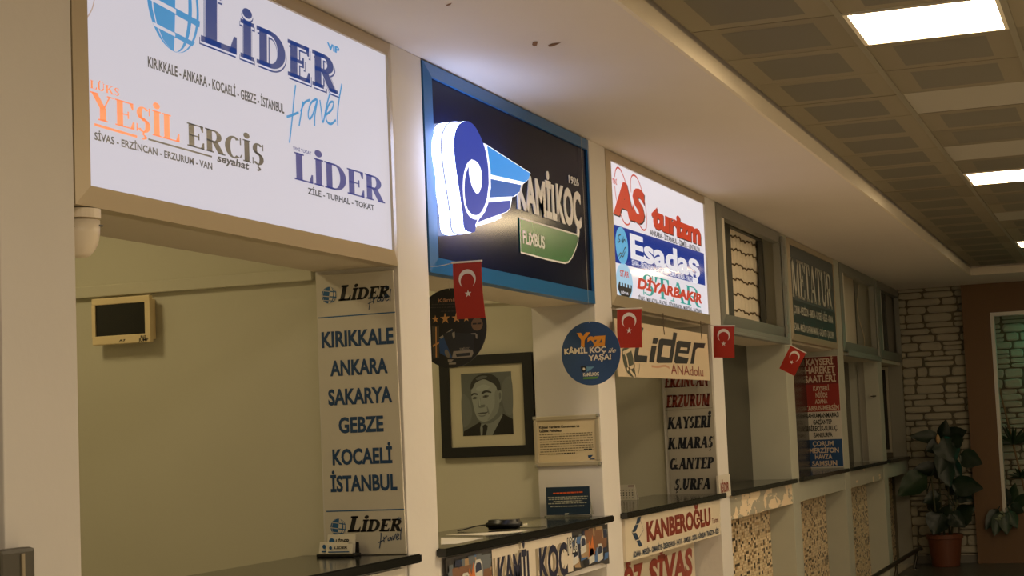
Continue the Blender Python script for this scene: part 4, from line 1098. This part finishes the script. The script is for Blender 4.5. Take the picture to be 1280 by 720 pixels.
z7 = lambda x, y: (690 + x / 7.2, 390 + y / 7.2)
for m_, o_, h_ in ((DK2, 2.5, .0012), (OR2, 0, .0018)):
    text('Yazı', DP, z7(228 + o_, 306 + o_), z7(486 + o_, 304 + o_), z7(228 + o_, 192 + o_), m_, t, bold=.06, shear=.12, h=h_)
for m_, bo, h_, ww in ((DK2, .06, .0022, 4), (WH2, .035, .0028, 0)):
    text('KÂMİL KOÇ', DP, z7(113 - ww, 374), z7(492 + ww, 366), z7(113, 326), m_, t, bold=bo, h=h_)
    text('YAŞA!', DP, z7(330 - ww, 432), z7(536 + ww, 430), z7(330, 386), m_, t, bold=bo, h=h_)
text('ile', DP, z7(508, 366), z7(580, 363), z7(508, 325), WH2, t, bold=.01, shear=.35, h=.0028)
ct = lambda pts: pxs(DP, [z7(*p) for p in pts])
flat('small_emblem', DP, [ct([(310, 492), (382, 492), (345, 522), (312, 540)])], .0012, mat('emblem pale blue', (96, 140, 170), .5), t)
flat('small_emblem', DP, [ct(smooth_pts([(262, 490), (285, 484), (308, 494), (312, 520), (296, 536), (284, 540), (270, 535), (262, 515)], True, 3))], .0016, DK2, t)
flat('small_emblem', DP, [ct(smooth_pts([(280, 505), (292, 502), (300, 515), (290, 525), (280, 520)], True, 3))], .002, WH2, t)
text('KAMİLKOÇ', DP, z7(282, 575), z7(424, 575), z7(282, 545), WH2, t, bold=.03)
flat('green_strip', DP, [ct([(282, 588), (418, 580), (408, 600), (282, 606)])], .0014, mat('emblem green', (84, 130, 60), .5), t)

t, DP, c = disc_sign('round black sign with gold stars and a coach, half behind the pillar and flag', (563.6, 410), 6.30, .158, -.10, mat('round sign black', (20, 22, 24), .4), 2.234)
z5 = lambda x, y: (530 + x / 5.53, 340 + y / 5.53)
c5 = lambda pts: pxs(DP, [z5(*p) for p in pts])
TAN = mat('tan print', (176, 130, 92), .5); GOLD = mat('gold print', (206, 150, 84), .45)
text('Kâmil Koç', DP, z5(98, 206), z5(330, 198), z5(98, 180), TAN, t, bold=.02)
word_rows('fine_print', DP, [(z5(55, 229), z5(330, 222)), (z5(45, 250), z5(330, 243)), (z5(118, 276), z5(300, 271))], mat('dim print', (66, 60, 54), .5), t, .0012, .0035, 8)
for (x, y), r_ in (((80, 327), 26), ((147, 322), 36), ((225, 318), 34), ((293, 318), 26)):
    cc = DP.uv(*z5(x, y)); e = DP.uv(*z5(x + r_, y))
    flat('gold_star', DP, [star(cc, e[0] - cc[0])], .0014, GOLD, t)
cc = DP.uv(*z5(368, 360)); e = DP.uv(*z5(408, 360))
flat('gold_medal', DP, [circ(cc, e[0] - cc[0])], .0014, mat('medal print', (120, 92, 64), .5), t)
word_rows('medal_print', DP, [(z5(338, 364), z5(398, 361))], BLKP, t, .002, .006, 2)
GP = mat('coach grey print', (120, 114, 100), .5); BP2 = mat('coach blue print', (34, 72, 120), .5); DP3 = mat('coach dark print', (34, 38, 44), .4); SILP = mat('coach silver print', (150, 142, 124), .5)
flat('photo_patch', DP, [c5([(55, 372), (105, 370), (105, 596), (62, 600)])], .0010, mat('night street print', (70, 66, 58), .5), t)
flats('photo_patch', DP, [c5([(62, 505), (146, 460), (148, 468), (64, 520)]), c5([(80, 380), (88, 380), (90, 590), (82, 590)])], .0013, GOLD, t)
flat('coach_print', DP, [c5([(104, 470), (195, 395), (200, 420), (205, 595), (165, 590), (110, 560)])], .0014, BP2, t)
flats('coach_print', DP, [c5([(104, 455), (195, 392), (198, 400), (120, 462)]), c5([(195, 560), (208, 545), (335, 535), (343, 560), (330, 588), (215, 597), (196, 592)])], .0017, SILP, t)
flats('coach_print', DP, [c5([(130, 430), (196, 405), (212, 420), (345, 425), (345, 536), (205, 548), (196, 590), (150, 480)]), c5([(220, 566), (322, 556), (318, 578), (228, 586)])], .0020, DP3, t)
flats('coach_mirror_print', DP, [c5([(326, 424), (358, 422), (371, 434), (370, 462), (360, 458), (358, 432), (328, 430)]), c5([(197, 420), (214, 412), (216, 450), (206, 462), (198, 440)])], .0024, SILP, t)
flat('coach_wheel_print', DP, [c5(smooth_pts([(145, 545), (158, 535), (176, 560), (178, 592), (160, 588), (148, 568)], True, 3))], .0024, GP, t)
text('KAMİLKOÇ', DP, z5(250, 540), z5(315, 535), z5(250, 525), SILP, t, bold=.02, h=.0024)
flats('small_emblem', DP, [c5([(165, 605), (206, 604), (190, 622), (168, 622)]), c5([(172, 628), (222, 624), (222, 638), (174, 640)])], .0014, SILP, t)

# ------------------------------------------------------------------ flags on a cord
def flag(label, x, px, tilt=0):
    """px: TL, TR, BL of the flag; it hangs across the cord, facing along the hall"""
    rotz = -.12
    u = Vector((math.sin(rotz), -math.cos(rotz), 0))
    m_ = ((px[0][0] + px[1][0]) / 2, (px[0][1] + px[1][1]) / 2)
    d_ = RIGHT * ((m_[0] - 640) / FPX) - UP * ((m_[1] - 360) / FPX) + fw
    P = CAM + d_ * (x / d_.x)
    pl = Plane((P.x, P.y, 0), u)
    a, b, c = (Vector(pl.uv(*p)) for p in px)
    t = thing('paper_flag', label, 'flag', (P.x, P.y, min(a.y, b.y, c.y)), 'red paper flags on the cord')
    ex = (b - a); ey = (c - a)
    def F(s, w): return tuple(a + ex * s + ey * w)
    n = 10; vs = []; fs = []
    W_ = lambda w: .005 * math.sin(w * 4)
    for j in range(n + 1):
        for s in (0, 1):
            for side in (0, 1):
                vs.append(pl.pt(F(s, j / n), W_(j / n) - side * .0012))
    for j in range(n):
        q = 4 * j
        fs += [(q, q + 4, q + 6, q + 2), (q + 1, q + 3, q + 7, q + 5), (q, q + 1, q + 5, q + 4), (q + 2, q + 6, q + 7, q + 3)]
    link('cloth', vs, fs, FLAGR, t)
    w = ex.length; ang = math.degrees(math.atan2(-ey.y, -ey.x)) - 90   # rotation of the flag in its plane
    def place(polys, base):
        return polys
    cc = F(.50, .30); r = w * .30
    flat('crescent', pl, crescent(cc, r, 270 + ang), .0065, FLAGW, t)
    sc_ = F(.50, .56)
    flat('star', pl, [star(sc_, w * .125, rot=90 + ang)], .0065, FLAGW, t)
    MB().tube([pl.pt(F(-.03, -.006), .001), pl.pt(F(1.03, -.006), .001)], .004, 6).build('hem_tube', FLAGW, t)
    return pl.pt(F(0, -.006), .001), pl.pt(F(1, -.006), .001)
e1 = flag('red flag with white crescent and star, nearest, over the round black sign', 5.72, [(566, 329), (601.5, 326.5), (570.5, 399)])
e2 = flag('red flag with white crescent and star, hanging before the banner under the white lit sign', 8.20, [(771.5, 386.5), (802, 385.5), (772, 435)])
e3 = flag('red flag with white crescent and star, right of the hanging banner', 10.42, [(892, 407.5), (918, 407.5), (892, 447)])
e4 = flag('tilted red flag with white crescent and star, near the timetable board', 12.60, [(988.5, 432), (1007.5, 441.5), (974, 460.5)])
def sag(a, b, s, n=10):
    return [a + (b - a) * (i / n) - Vector((0, 0, s * math.sin(math.pi * i / n))) for i in range(n + 1)]
for lab, px, e in (('thin pale cord from the pillar to the nearest flag', (537, 333), e1), ('thin pale cord tying the flag before the hanging banner to its pillar', (763, 384.5), e2),
                   ('thin pale cord tying the flag right of the hanging banner to its pillar', (886, 405), e3), ('thin pale cord tying the tilted flag to its pillar', (981, 434), e4)):
    tag(MB().tube(sag(FAC(FY).at(px[0], px[1], .004), e[0], .004), .0016, 5).build('cord', CORD), lab, 'cord', 'short cords of the flags')

# ------------------------------------------------------------------ third window
HP = FAC(2.47)
t = thing('hanging_banner', 'cream hanging banner with dark italic lettering under the third sign', 'banner', (9.29, 2.47, 1.88), None)
HB = mat('cream banner board', (214, 196, 166), .5, mottle=.06)
q = pxs(HP, [(768, 398), (884, 418), (887.5, 475.5), (773.5, 470.5)])
flat('panel', HP, [[q[3], q[2], q[1], q[0]]], 0, HB, t, th=.006)
z9 = lambda x, y: (760 + x / 9, 400 + y / 9)
HD = mat('banner charcoal print', (34, 34, 38), .5); HR = mat('banner red print', (132, 40, 26), .5); HG = mat('banner green grey print', (72, 76, 62), .5)
h9 = lambda pts: pxs(HP, [z9(*p) for p in pts])
glyphs = [[(345, 60), (398, 90), (372, 185), (335, 395), (442, 405), (434, 478), (282, 470)],
          [(508, 198), (565, 205), (548, 270), (496, 266)], [(488, 288), (545, 294), (512, 480), (460, 474)],
          [(735, 135), (776, 148), (718, 482), (560, 484), (542, 466), (572, 225), (600, 208), (722, 222)],
          [(790, 232), (935, 248), (925, 300), (905, 380), (792, 372), (789, 405), (905, 432), (888, 492), (758, 490), (742, 468), (770, 250)],
          [(965, 254), (1095, 262), (1078, 318), (1010, 312), (985, 335), (962, 494), (924, 492)]]
flat('lettering', HP, [h9(p) for p in glyphs], .0012, HD, t)
flats('letter_counter', HP, [h9([(620, 282), (705, 292), (685, 425), (595, 412)]), h9([(815, 305), (890, 312), (884, 345), (808, 336)]), h9([(790, 405), (905, 432), (906, 428), (792, 398)])], .0018, HB, t)
text('ANAdolu', HP, z9(710, 612), z9(1072, 632), z9(710, 500), HR, t, bold=.0)
flat('globe_print', HP, [h9(smooth_pts([(165, 320), (240, 315), (268, 330), (290, 460), (312, 632), (262, 636), (215, 590), (175, 490), (160, 400)], True, 3))], .0012, HG, t)
strokes('globe_line', HP, [h9([(165, 372), (215, 350), (265, 318)]), h9([(188, 372), (210, 440), (235, 545), (300, 640)]), h9([(262, 330), (285, 420), (292, 500), (318, 630)]), h9([(210, 555), (255, 535), (300, 510)])], .018, .0018, HB, t)
strokes('scratch', HP, [h9([(352, 490), (350, 550), (336, 612)])], .005, .0018, HG, t)
strokes('red_streak', HP, [h9([(490, 520), (560, 528), (640, 516), (690, 540)])], .012, .0006, mat('faded red streak', (196, 152, 122), .6), t)
for xa, (ya, yb) in ((614, (0, 105)), (1036, (60, 165))):
    a_ = HP.at(*z9(xa, ya), 0); b_ = HP.at(*z9(xa + 10, yb), 0)
    MB().tube([Vector((b_.x, b_.y - .002, 2.245)), Vector((b_.x, b_.y - .002, b_.z)), b_ + Vector((.006, -.003, -.03))], .0022, 5).build('hanging_wire', mat('rusty wire', (84, 66, 44), .6), t)

B3P = SIDE(PIL[4][0] - .012)
B3 = pboard('grey city list board with italic serif names in red and black, third window', 'board', B3P, [(829, 395), (884, 392), (898.3, 618), (838.5, 621)], .010, mat('grey board', (176, 170, 156), .5, mottle=.05), 'city_board')
strokes('rule', B3P, [pxs(B3P, [(831.5, 513.5), (890.5, 509.7)])], .003, .001, mat('pale seam', (140, 132, 116), .5), B3, 0)
BN = mat('dark navy print', (24, 30, 44), .5)
for s, bl, br, ty, m_ in (('ERZİNCAN', (831, 485), (886.5, 482), 469.5, REDBR), ('ERZURUM', (833, 510), (888.5, 507), 494.5, REDBR), ('KAYSERİ', (834.5, 537), (890, 533.7), 522, BN), ('K.MARAŞ', (835, 562.5), (892.5, 558.7), 548, BN),
                          ('G.ANTEP', (837.5, 587.5), (893, 585), 573.3, BN), ('Ş.URFA', (843, 613), (888, 611), 599, BN)):
    serif(s, B3P, bl, br, (bl[0], ty), m_, B3, T=.33, hair=.15, k=.05, b=.12, shear=.22, gap=.03)

# small desk calendar on the third counter
cp = onz(785, 625.5, CZ)
t = thing('desk_calendar', 'small white desk calendar with a red heading on the third counter', 'calendar', cp)
cpl = Plane((cp.x, cp.y, 0), (math.sin(-.1), -math.cos(-.1), 0))
cu_, cv_ = cpl.uv(785, 625.5)
page = flat('page', cpl, [[(cu_ - .075, CZ + .001), (cu_ + .055, CZ + .001), (cu_ + .045, CZ + .092), (cu_ - .075, CZ + .092)]], 0, PAPER, t, th=.003)
flat('red_heading', cpl, [[(cu_ + .005, CZ + .080), (cu_ + .043, CZ + .080), (cu_ + .043, CZ + .088), (cu_ + .005, CZ + .088)]], .001, REDBR, page)
flat('day_marks', cpl, [[(cu_ - .068 + i * .019, CZ + .012 + j * .015), (cu_ - .060 + i * .019, CZ + .012 + j * .015), (cu_ - .060 + i * .019, CZ + .018 + j * .015), (cu_ - .068 + i * .019, CZ + .018 + j * .015)] for i in range(6) for j in range(4)], .001, BLKP, page)
b0 = cpl.pt((cu_ - .075, CZ), -.003)
MB().add([cpl.pt((cu_ - .07, CZ + .001), -.05), cpl.pt((cu_ + .05, CZ + .001), -.05), cpl.pt((cu_ + .045, CZ + .09), -.004), cpl.pt((cu_ - .075, CZ + .09), -.004), cpl.pt((cu_ - .07, CZ + .001), -.052), cpl.pt((cu_ + .05, CZ + .001), -.052), cpl.pt((cu_ + .045, CZ + .09), -.006), cpl.pt((cu_ - .075, CZ + .09), -.006)],
         [(0, 1, 2, 3), (7, 6, 5, 4), (0, 4, 5, 1), (2, 6, 7, 3), (0, 3, 7, 4), (1, 5, 6, 2)]).build('back_leg', PAPER, t)

# boards under the third counter
KB = FAC(2.493)
KBM = mat('cream white board', (214, 202, 178), .45)
t = pboard('white board with red brown lettering and blue chevron under the third counter', 'board', KB, [(781, 648.5), (900, 624.5), (900.5, 668), (783, 703)], .016, KBM, 'apron_board')
zK = lambda x, y: (770 + x / 5.5375, 590 + y / 5.5375)
kk = lambda pts: pxs(KB, [zK(*p) for p in pts])
KR = mat('board red brown', (128, 48, 32), .5); KN = mat('board navy', (30, 56, 84), .5)
text('KANBEROĞLU', KB, zK(214, 474), zK(656, 362), zK(214, 350), KR, t, bold=.05)
text('Turizm', KB, zK(665, 358), zK(708, 345), zK(665, 322), KR, t, bold=.0)
text('ADANA - MERSİN - OSMANİYE - İSKENDERUN - HATAY - SAMSUN - ORDU - GİRESUN - TRABZON - RİZE', KB, zK(118, 594), zK(711, 420), zK(118, 556), KN, t, bold=.03)
flat('chevron', KB, [kk([(148, 314), (173, 308), (160, 356), (137, 360)]), kk([(133, 368), (156, 362), (135, 412), (112, 418)]), kk([(112, 424), (138, 420), (160, 462), (136, 472)]), kk([(141, 478), (164, 470), (183, 510), (160, 518)])], .0012, KN, t)
strokes('chevron_outline', KB, [kk([(160, 312), (190, 400), (150, 470)]), kk([(138, 360), (108, 418), (135, 474)])], .004, .0010, KN, t, 0)
OZ = FAC(2.676)
t = thing('niche_board', 'white board with large red italic lettering in the niche below the blue chevron board', 'board', (9.4, 2.68, .40))
q = OZ.uv(867.5, 680)
flat('panel', OZ, [[(8.40, .40), (q[0], .40), (q[0], .93), (8.40, .93)]], 0, KBM, t, th=.012)
OR3 = mat('faded red lettering', (150, 56, 38), .5)
oz = [OZ.uv(*p) for p in ((863.8, 718), (864.5, 690.5), (812, 733))]
capz = oz[1][1] - oz[0][1] + .02
text_uv('lettering', 'SİVAS', OZ, OZ.uv(811, 730)[0], oz[0][1], OZ.uv(866, 712)[0] - OZ.uv(811, 730)[0], capz, OR3, t, bold=.05, shear=.12)
text_uv('lettering', 'ÖZ', OZ, OZ.uv(779, 740)[0], oz[0][1], OZ.uv(805, 735)[0] - OZ.uv(779, 740)[0], capz, OR3, t, bold=.05, shear=.12)

# little plaque on the next pillar
IP = FAC(FY - .016)
t = pboard('small white plaque with one red word on the pillar beside the third counter', 'plaque', IP, [(898, 595), (912.3, 592.5), (914, 619.5), (899.5, 622)], .015, BOARD, 'plaque')
text('IĞDIR', IP, (901, 615.6), (911.3, 613.6), (901, 604.3), KR, t, bold=.03)

# ------------------------------------------------------------------ timetable board in the fifth window
TB = SIDE(PIL[6][0] - .012)
q = [TB.uv(*c) for c in ((1003.5, 446.5), (1048, 444.3), (1054, 583.5), (1010.3, 586.5))]
u0 = (q[0][0] + q[3][0]) / 2; u1 = (q[1][0] + q[2][0]) / 2; z0 = (q[2][1] + q[3][1]) / 2; z1 = (q[0][1] + q[1][1]) / 2
t = thing('timetable_board', 'tall board in red, white and blue bands on the pillar side of the fifth window', 'board', (PIL[6][0], -(u0 + u1) / 2, z0))
box('panel', PIL[6][0] - .012, PIL[6][0] - .001, -u1, -u0, z0, z1, BOARD, t)
RB1 = mat('board dark red', (112, 28, 22), .45); RB2 = mat('board red', (146, 36, 26), .45); BB = mat('board blue', (22, 66, 112), .45); CRP = mat('board pale print', (206, 186, 162), .5)
zs = [TB.uv(1030, y)[1] for y in (480, 514.3, 549.3)]
band = lambda a_, b_: [[(u0 + .004, a_), (u1 - .004, a_), (u1 - .004, b_), (u0 + .004, b_)]]
flat('dark_red_band', TB, band(zs[0], z1 - .004), .0006, RB1, t); flat('red_band', TB, band(zs[1], zs[0]), .0006, RB2, t); flat('blue_band', TB, band(z0 + .012, zs[2]), .0006, BB, t)
for s, bl, br, ty, m_, bo in (('KAYSERİ', (1007.8, 456.8), (1041.4, 455.4), 449.2, CRP, .03), ('HAREKET', (1006.8, 467.5), (1044, 466), 459, CRP, .03), ('SAATLERİ', (1006.2, 478.2), (1045, 477), 470, CRP, .03),
                          ('KAYSERİ', (1016.6, 488.6), (1036.5, 487.7), 483.3, CRP, .032), ('NİĞDE', (1019.7, 496.9), (1034.3, 496.3), 491.3, CRP, .032), ('ADANA', (1019, 504.5), (1034.3, 504), 499.4, CRP, .032), ('TARSUS-MERSİN', (1007, 513.4), (1048.7, 511.9), 507.8, CRP, .032),
                          ('KAHRAMANMARAŞ', (1007.4, 522.9), (1048.7, 521), 517.4, BLKP, .032), ('GAZİANTEP', (1016.6, 530.5), (1040, 529.6), 525.3, BLKP, .032), ('BİRECİK-SURUÇ', (1011.4, 539), (1046.6, 537.5), 533.3, BLKP, .032), ('ŞANLIURFA', (1017, 546.7), (1040.8, 545.8), 541.5, BLKP, .032),
                          ('ÇORUM', (1016, 557.7), (1042, 556.5), 552.2, CRP, .032), ('MERZİFON', (1012, 566.6), (1048.7, 565), 560.8, CRP, .032), ('HAVZA', (1019, 573.9), (1040.5, 573), 568.4, CRP, .032), ('SAMSUN', (1015.4, 582.8), (1046.6, 581.2), 577, CRP, .032)):
    text(s, TB, bl, br, (bl[0], ty), m_, t, bold=bo)

# sliding window trim and latch in the sixth window, small glazed window in the seventh
xs = PIL[7][0]
SP = SIDE(xs)
ya = -SP.uv(1075, 520)[0]; yb = -SP.uv(1083.5, 520)[0]
MB().box(xs - .012, xs, yb, yb + .012, 1.20, 2.20).box(xs - .012, xs, ya - .012, ya, 1.20, 2.20).box(xs - .008, xs, yb + .012, ya - .012, 1.20, 2.20).build('trim_8', RETG, None, 'structure')
lp = SP.at(1090, 495.5, 0)
t = thing('window_latch', 'small pale window latch in the sixth window', 'latch', lp)
MB().box(xs - .012, xs, lp.y - .005, lp.y + .025, lp.z - .015, lp.z + .015, .003).build('latch_plate', WHITE, t)
MB().box(xs - .030, xs - .010, lp.y - .045, lp.y + .012, lp.z - .006, lp.z + .008, .003).build('latch_lever', DG, t)
xw = XEND
y0_, y1_ = 2.66, 2.795
MB().box(xw - .03, xw, y0_, y0_ + .03, 1.24, 2.20, .004).box(xw - .03, xw, y0_ + .03, y1_, 1.24, 1.275).box(xw - .03, xw, y0_ + .03, y1_, 2.165, 2.20).build('window_7', mat('pale window frame', (170, 162, 142), .5), None, 'structure')
struct('window_8', xw - .015, xw - .004, y0_ + .03, y1_, 1.275, 2.165, DARK)
struct('trim_9', xw - .01, xw, 2.505, y0_ - .002, 0, SOF, RETG)

# ------------------------------------------------------------------ the end of the hall
GREENS = [mat('dark green leaf', (26, 44, 26), .4, mottle=.3, mscale=8), mat('deep green leaf', (21, 37, 23), .4, mottle=.3, mscale=8), mat('mid green leaf', (42, 64, 38), .42, mottle=.3, mscale=8)]
STEM = mat('green brown stem', (66, 66, 40), .6)
def leaf(parent, base, tip, width, droop, m, stem_from=None, roll=0, name='leaf'):
    base, tip = Vector(base), Vector(tip); ax = tip - base; L = ax.length; ax.normalize()
    side = ax.cross(Vector((1, 0, 0)));
    if side.length < .1: side = ax.cross(Vector((0, 1, 0)))
    side.normalize(); nrm = side.cross(ax)
    side = (side * math.cos(roll) + nrm * math.sin(roll)).normalized(); nrm = side.cross(ax)
    prof = [(0, .04), (.06, .42), (.16, .80), (.30, 1.0), (.46, .96), (.62, .78), (.78, .50), (.90, .24), (1, .01)]
    vs = []; fs = []
    for i, (t_, w_) in enumerate(prof):
        c = base + ax * (L * t_) - Vector((0, 0, droop * t_ * t_))
        for k, s in enumerate((-1, -.55, 0, .55, 1)):
            wave = .06 * width * math.sin(t_ * 17 + s * 2)
            vs.append(c + side * (s * w_ * width / 2) + nrm * (abs(s) * width * .16 * w_ + wave * abs(s)))
    for i in range(len(prof) - 1):
        for k in range(4): fs.append((i * 5 + k, i * 5 + k + 1, i * 5 + k + 6, i * 5 + k + 5))
    n = len(vs); th = .0025
    vs2 = [v - nrm * th for v in vs]
    fs2 = fs + [tuple(n + i for i in reversed(f)) for f in fs]
    mb = MB(); mb.add(vs + vs2, fs2)
    if stem_from is not None:
        a = Vector(stem_from); mid = (a + base) / 2 + Vector((0, 0, .05))
        mb.tube([Vector(p) for p in smooth_pts([tuple(a), tuple(mid), tuple(base), tuple(base + ax * L * .4 - Vector((0, 0, droop * .16)))])], .006, 6, r2=.003)
    return mb.build(name, m, parent, None, True)
QX = 19.2
QP = SIDE(QX)
pc = QP.at(1183, 708)
t = thing('potted_plant', 'tall large leaved plant in a terracotta pot against the stone wall', 'plant', (QX, pc.y, 0))
TERRA = mat('terracotta plastic pot', (104, 56, 34), .5)
MB().lathe((QX, pc.y, 0), [(.135, 0), (.145, .01), (.182, .30), (.188, .302), (.198, .305), (.200, .345), (.192, .350), (.182, .345), (.176, .30), (.02, .295)], 36).build('pot', TERRA, t, smooth=False)
MB().lathe((QX, pc.y, 0), [(.172, .296), (.10, .312), (.01, .316)], 24).build('soil', mat('dark potting soil', (44, 34, 24), .95), t)
tops = []
for dx, dy, h, lean in ((0, 0, 1.28, (.0, .02)), (.04, -.05, 1.05, (-.05, -.04)), (-.05, .04, .98, (-.06, .05)), (.03, .06, .80, (.0, .10)), (-.03, -.07, .72, (-.05, -.10))):
    b_ = Vector((QX + dx, pc.y + dy, .30)); e_ = Vector((QX + dx + lean[0], pc.y + dy + lean[1], h))
    MB().tube([b_, b_.lerp(e_, .5) + Vector((.01, .01, 0)), e_], .013, 7, r2=.007).build('stem', STEM, t, None, True)
    tops.append(e_)
def QL(x, y, dx=0): p = QP.at(x, y); return Vector((p.x + dx, p.y, p.z))
leaves = [((1176, 547), (1142, 543), .10, .02, 0, 0, -.10), ((1178, 550), (1183, 527), .10, .0, 1, 0, -.05), ((1181, 545), (1194, 575), .22, .0, 0, .5, -.12), ((1180, 548), (1206, 537), .13, .02, 1, 0, .0),
          ((1200, 568), (1226, 576), .15, .02, 0, .3, -.06), ((1172, 585), (1141, 588), .12, .02, 1, .2, .02), ((1160, 594), (1129, 616), .20, .0, 2, .4, -.15), ((1190, 604), (1226, 607), .17, .02, 0, .4, -.08),
          ((1186, 618), (1196, 600), .14, .0, 1, .2, .05), ((1192, 648), (1216, 634), .19, .0, 0, .6, -.05), ((1180, 640), (1170, 664), .20, .0, 1, .4, -.16), ((1176, 618), (1156, 626), .10, .01, 0, .2, -.02), ((1184, 560), (1176, 590), .12, .0, 0, .3, -.14),
          ((1186, 572), (1200, 598), .12, .0, 1, .4, .06), ((1176, 556), (1160, 560), .11, .02, 1, .3, -.12), ((1190, 552), (1204, 548), .12, .01, 0, .2, -.08), ((1178, 600), (1166, 580), .12, .0, 1, .3, .08), ((1194, 612), (1214, 622), .15, .02, 1, .5, -.02), ((1178, 655), (1188, 632), .14, .0, 0, .2, -.08), ((1172, 640), (1160, 626), .12, .0, 1, .4, .02), ((1182, 575), (1188, 605), .15, .0, 0, .5, -.10), ((1196, 640), (1208, 648), .15, .0, 1, .3, .08), ((1188, 640), (1206, 655), .14, .01, 1, .4, -.1)]
for (bx_, by_), tp, w_, dr, gi, ro, dx in leaves:
    bb_ = QL(bx_, by_, dx); tt_ = QL(tp[0], tp[1], dx - .04)
    st = min(tops, key=lambda e: (e.z - bb_.z + .25) ** 2 + (e.y - bb_.y) ** 2 * .5)
    s0 = Vector((QX, pc.y, .32)).lerp(st, max(.2, min(1, (bb_.z - .45) / (st.z - .3))))
    leaf(t, bb_, tt_ + (tt_ - bb_) * .12, w_ * 1.45, dr, GREENS[gi], s0, ro)
bu = QL(1174.5, 549, -.16)
MB().lathe(bu - Vector((0, 0, .05)), [(.004, 0), (.020, .02), (.026, .05), (.018, .085), (.003, .11)], 12).build('bud', mat('pale bud', (176, 140, 96), .5), t, None, True)

# planting in the portal recess
NX_ = 19.46
NP = SIDE(NX_)
def NL(x, y, dx=0): p = NP.at(x, y); return Vector((p.x + dx, p.y, p.z))
root = NL(1254, 640, .25)
t = thing('trailing_plant', 'broad leaved plant hanging over the lower left corner of the portal recess', 'plant', root)
for (b_, tp, w_, gi, ro, dx) in (((1248, 636), (1232, 662), .14, 0, .4, -.03), ((1252, 640), (1243, 670), .15, 2, .2, -.05), ((1258, 640), (1259, 668), .17, 2, .3, -.07), ((1262, 638), (1272, 660), .14, 2, .4, -.04), ((1262, 632), (1280, 640), .14, 0, .2, .0),
                                ((1256, 634), (1252, 604), .15, 1, .3, .12), ((1262, 630), (1268, 604), .13, 2, .3, .16), ((1250, 630), (1240, 618), .11, 1, .2, .08), ((1268, 634), (1284, 616), .13, 2, .3, .12)):
    leaf(t, NL(b_[0], b_[1], dx + .02), NL(tp[0], tp[1], dx - .03), w_, .0, GREENS[gi], root, ro)
SPK = mat('pale speckled leaf', (120, 128, 100), .5)
for i in range(7):
    a_ = R.uniform(0, 6.28); p0 = NL(1253 + R.uniform(-5, 5), 644 + R.uniform(-5, 6), -.07)
    leaf(t, p0, p0 + Vector((-.02, .045 * math.cos(a_), .045 * math.sin(a_))), .022, 0, SPK, None, 0, 'small_leaf')
p0, p1 = NL(1246, 484, .35), NL(1285, 640, .28)
t = thing('bamboo_stick', 'thin brown stick leaning inside the portal recess', 'stick', p1)
STK = mat('brown cane', (120, 88, 56), .6)
mb = MB()
for i in range(6):
    mb.tube([p0.lerp(p1, i / 6), p0.lerp(p1, (i + .94) / 6)], .011, 8); mb.tube([p0.lerp(p1, (i + .94) / 6), p0.lerp(p1, (i + 1) / 6)], .014, 8)
mb.build('cane', STK, t)
def rosette(label, c, n, L, w_, seed):
    rr = random.Random(seed)
    t = thing('spiky_plant', label, 'plant', c - Vector((0, 0, .03)), None)
    for i in range(n):
        a_ = math.pi * (.05 + .9 * i / (n - 1)) + rr.uniform(-.1, .1)
        d_ = Vector((rr.uniform(-.5, -.1), math.cos(a_), math.sin(a_) * .9 + .1)).normalized()
        leaf(t, c, c + d_ * L * rr.uniform(.8, 1.1), w_, .03, GREENS[2] if i % 2 else GREENS[0], None, rr.uniform(0, .6))
rosette('larger spiky green plant on the leaning stick in the portal recess', NL(1264, 556, .28), 13, .26, .035, 4)
rosette('smaller spiky green plant lower on the leaning stick, in the portal recess', NL(1273, 598, .28), 9, .15, .03, 9)
t = thing('led_strip', 'teal glowing light strip inside the top of the portal recess', 'light strip', (19.72, .2, 2.64))
box('profile', 19.60, 19.66, OY0 + .02, 1.14, 2.672, 2.69, ALU, t)
box('diffuser', 19.605, 19.655, OY0 + .03, 1.13, 2.664, 2.673, mat('teal light', (60, 220, 190), .5, emit=12, ecol=(20, 230, 180)), t)

# foot rail in front of the counters
t = thing('foot_rail', 'low dark metal foot rail in front of the counters, at the lower right', 'rail', (16, 2.38, 0))
RAILM = mat('dark worn steel', (70, 66, 58), .3, .8)
MB().tube([(10.4, 2.38, .20), (14, 2.38, .20), (19.0, 2.38, .20), (19.22, 2.38, .20), (19.30, 2.38, .185)], .022, 12).build('rail', RAILM, t, None, True)
for x in (11.6, 13.5, 15.4, 17.3, 18.9):
    MB().tube([(x, 2.38, .19), (x - .01, 2.38, .12), (x - .05, 2.40, .04), (x - .06, 2.40, .0)], .016, 10).build('post', RAILM, t, None, True)
    MB().lathe((x - .06, 2.40, 0), [(.05, 0), (.05, .008), (.022, .016)], 20).build('foot_plate', mat('polished steel', (200, 198, 190), .12, 1), t)
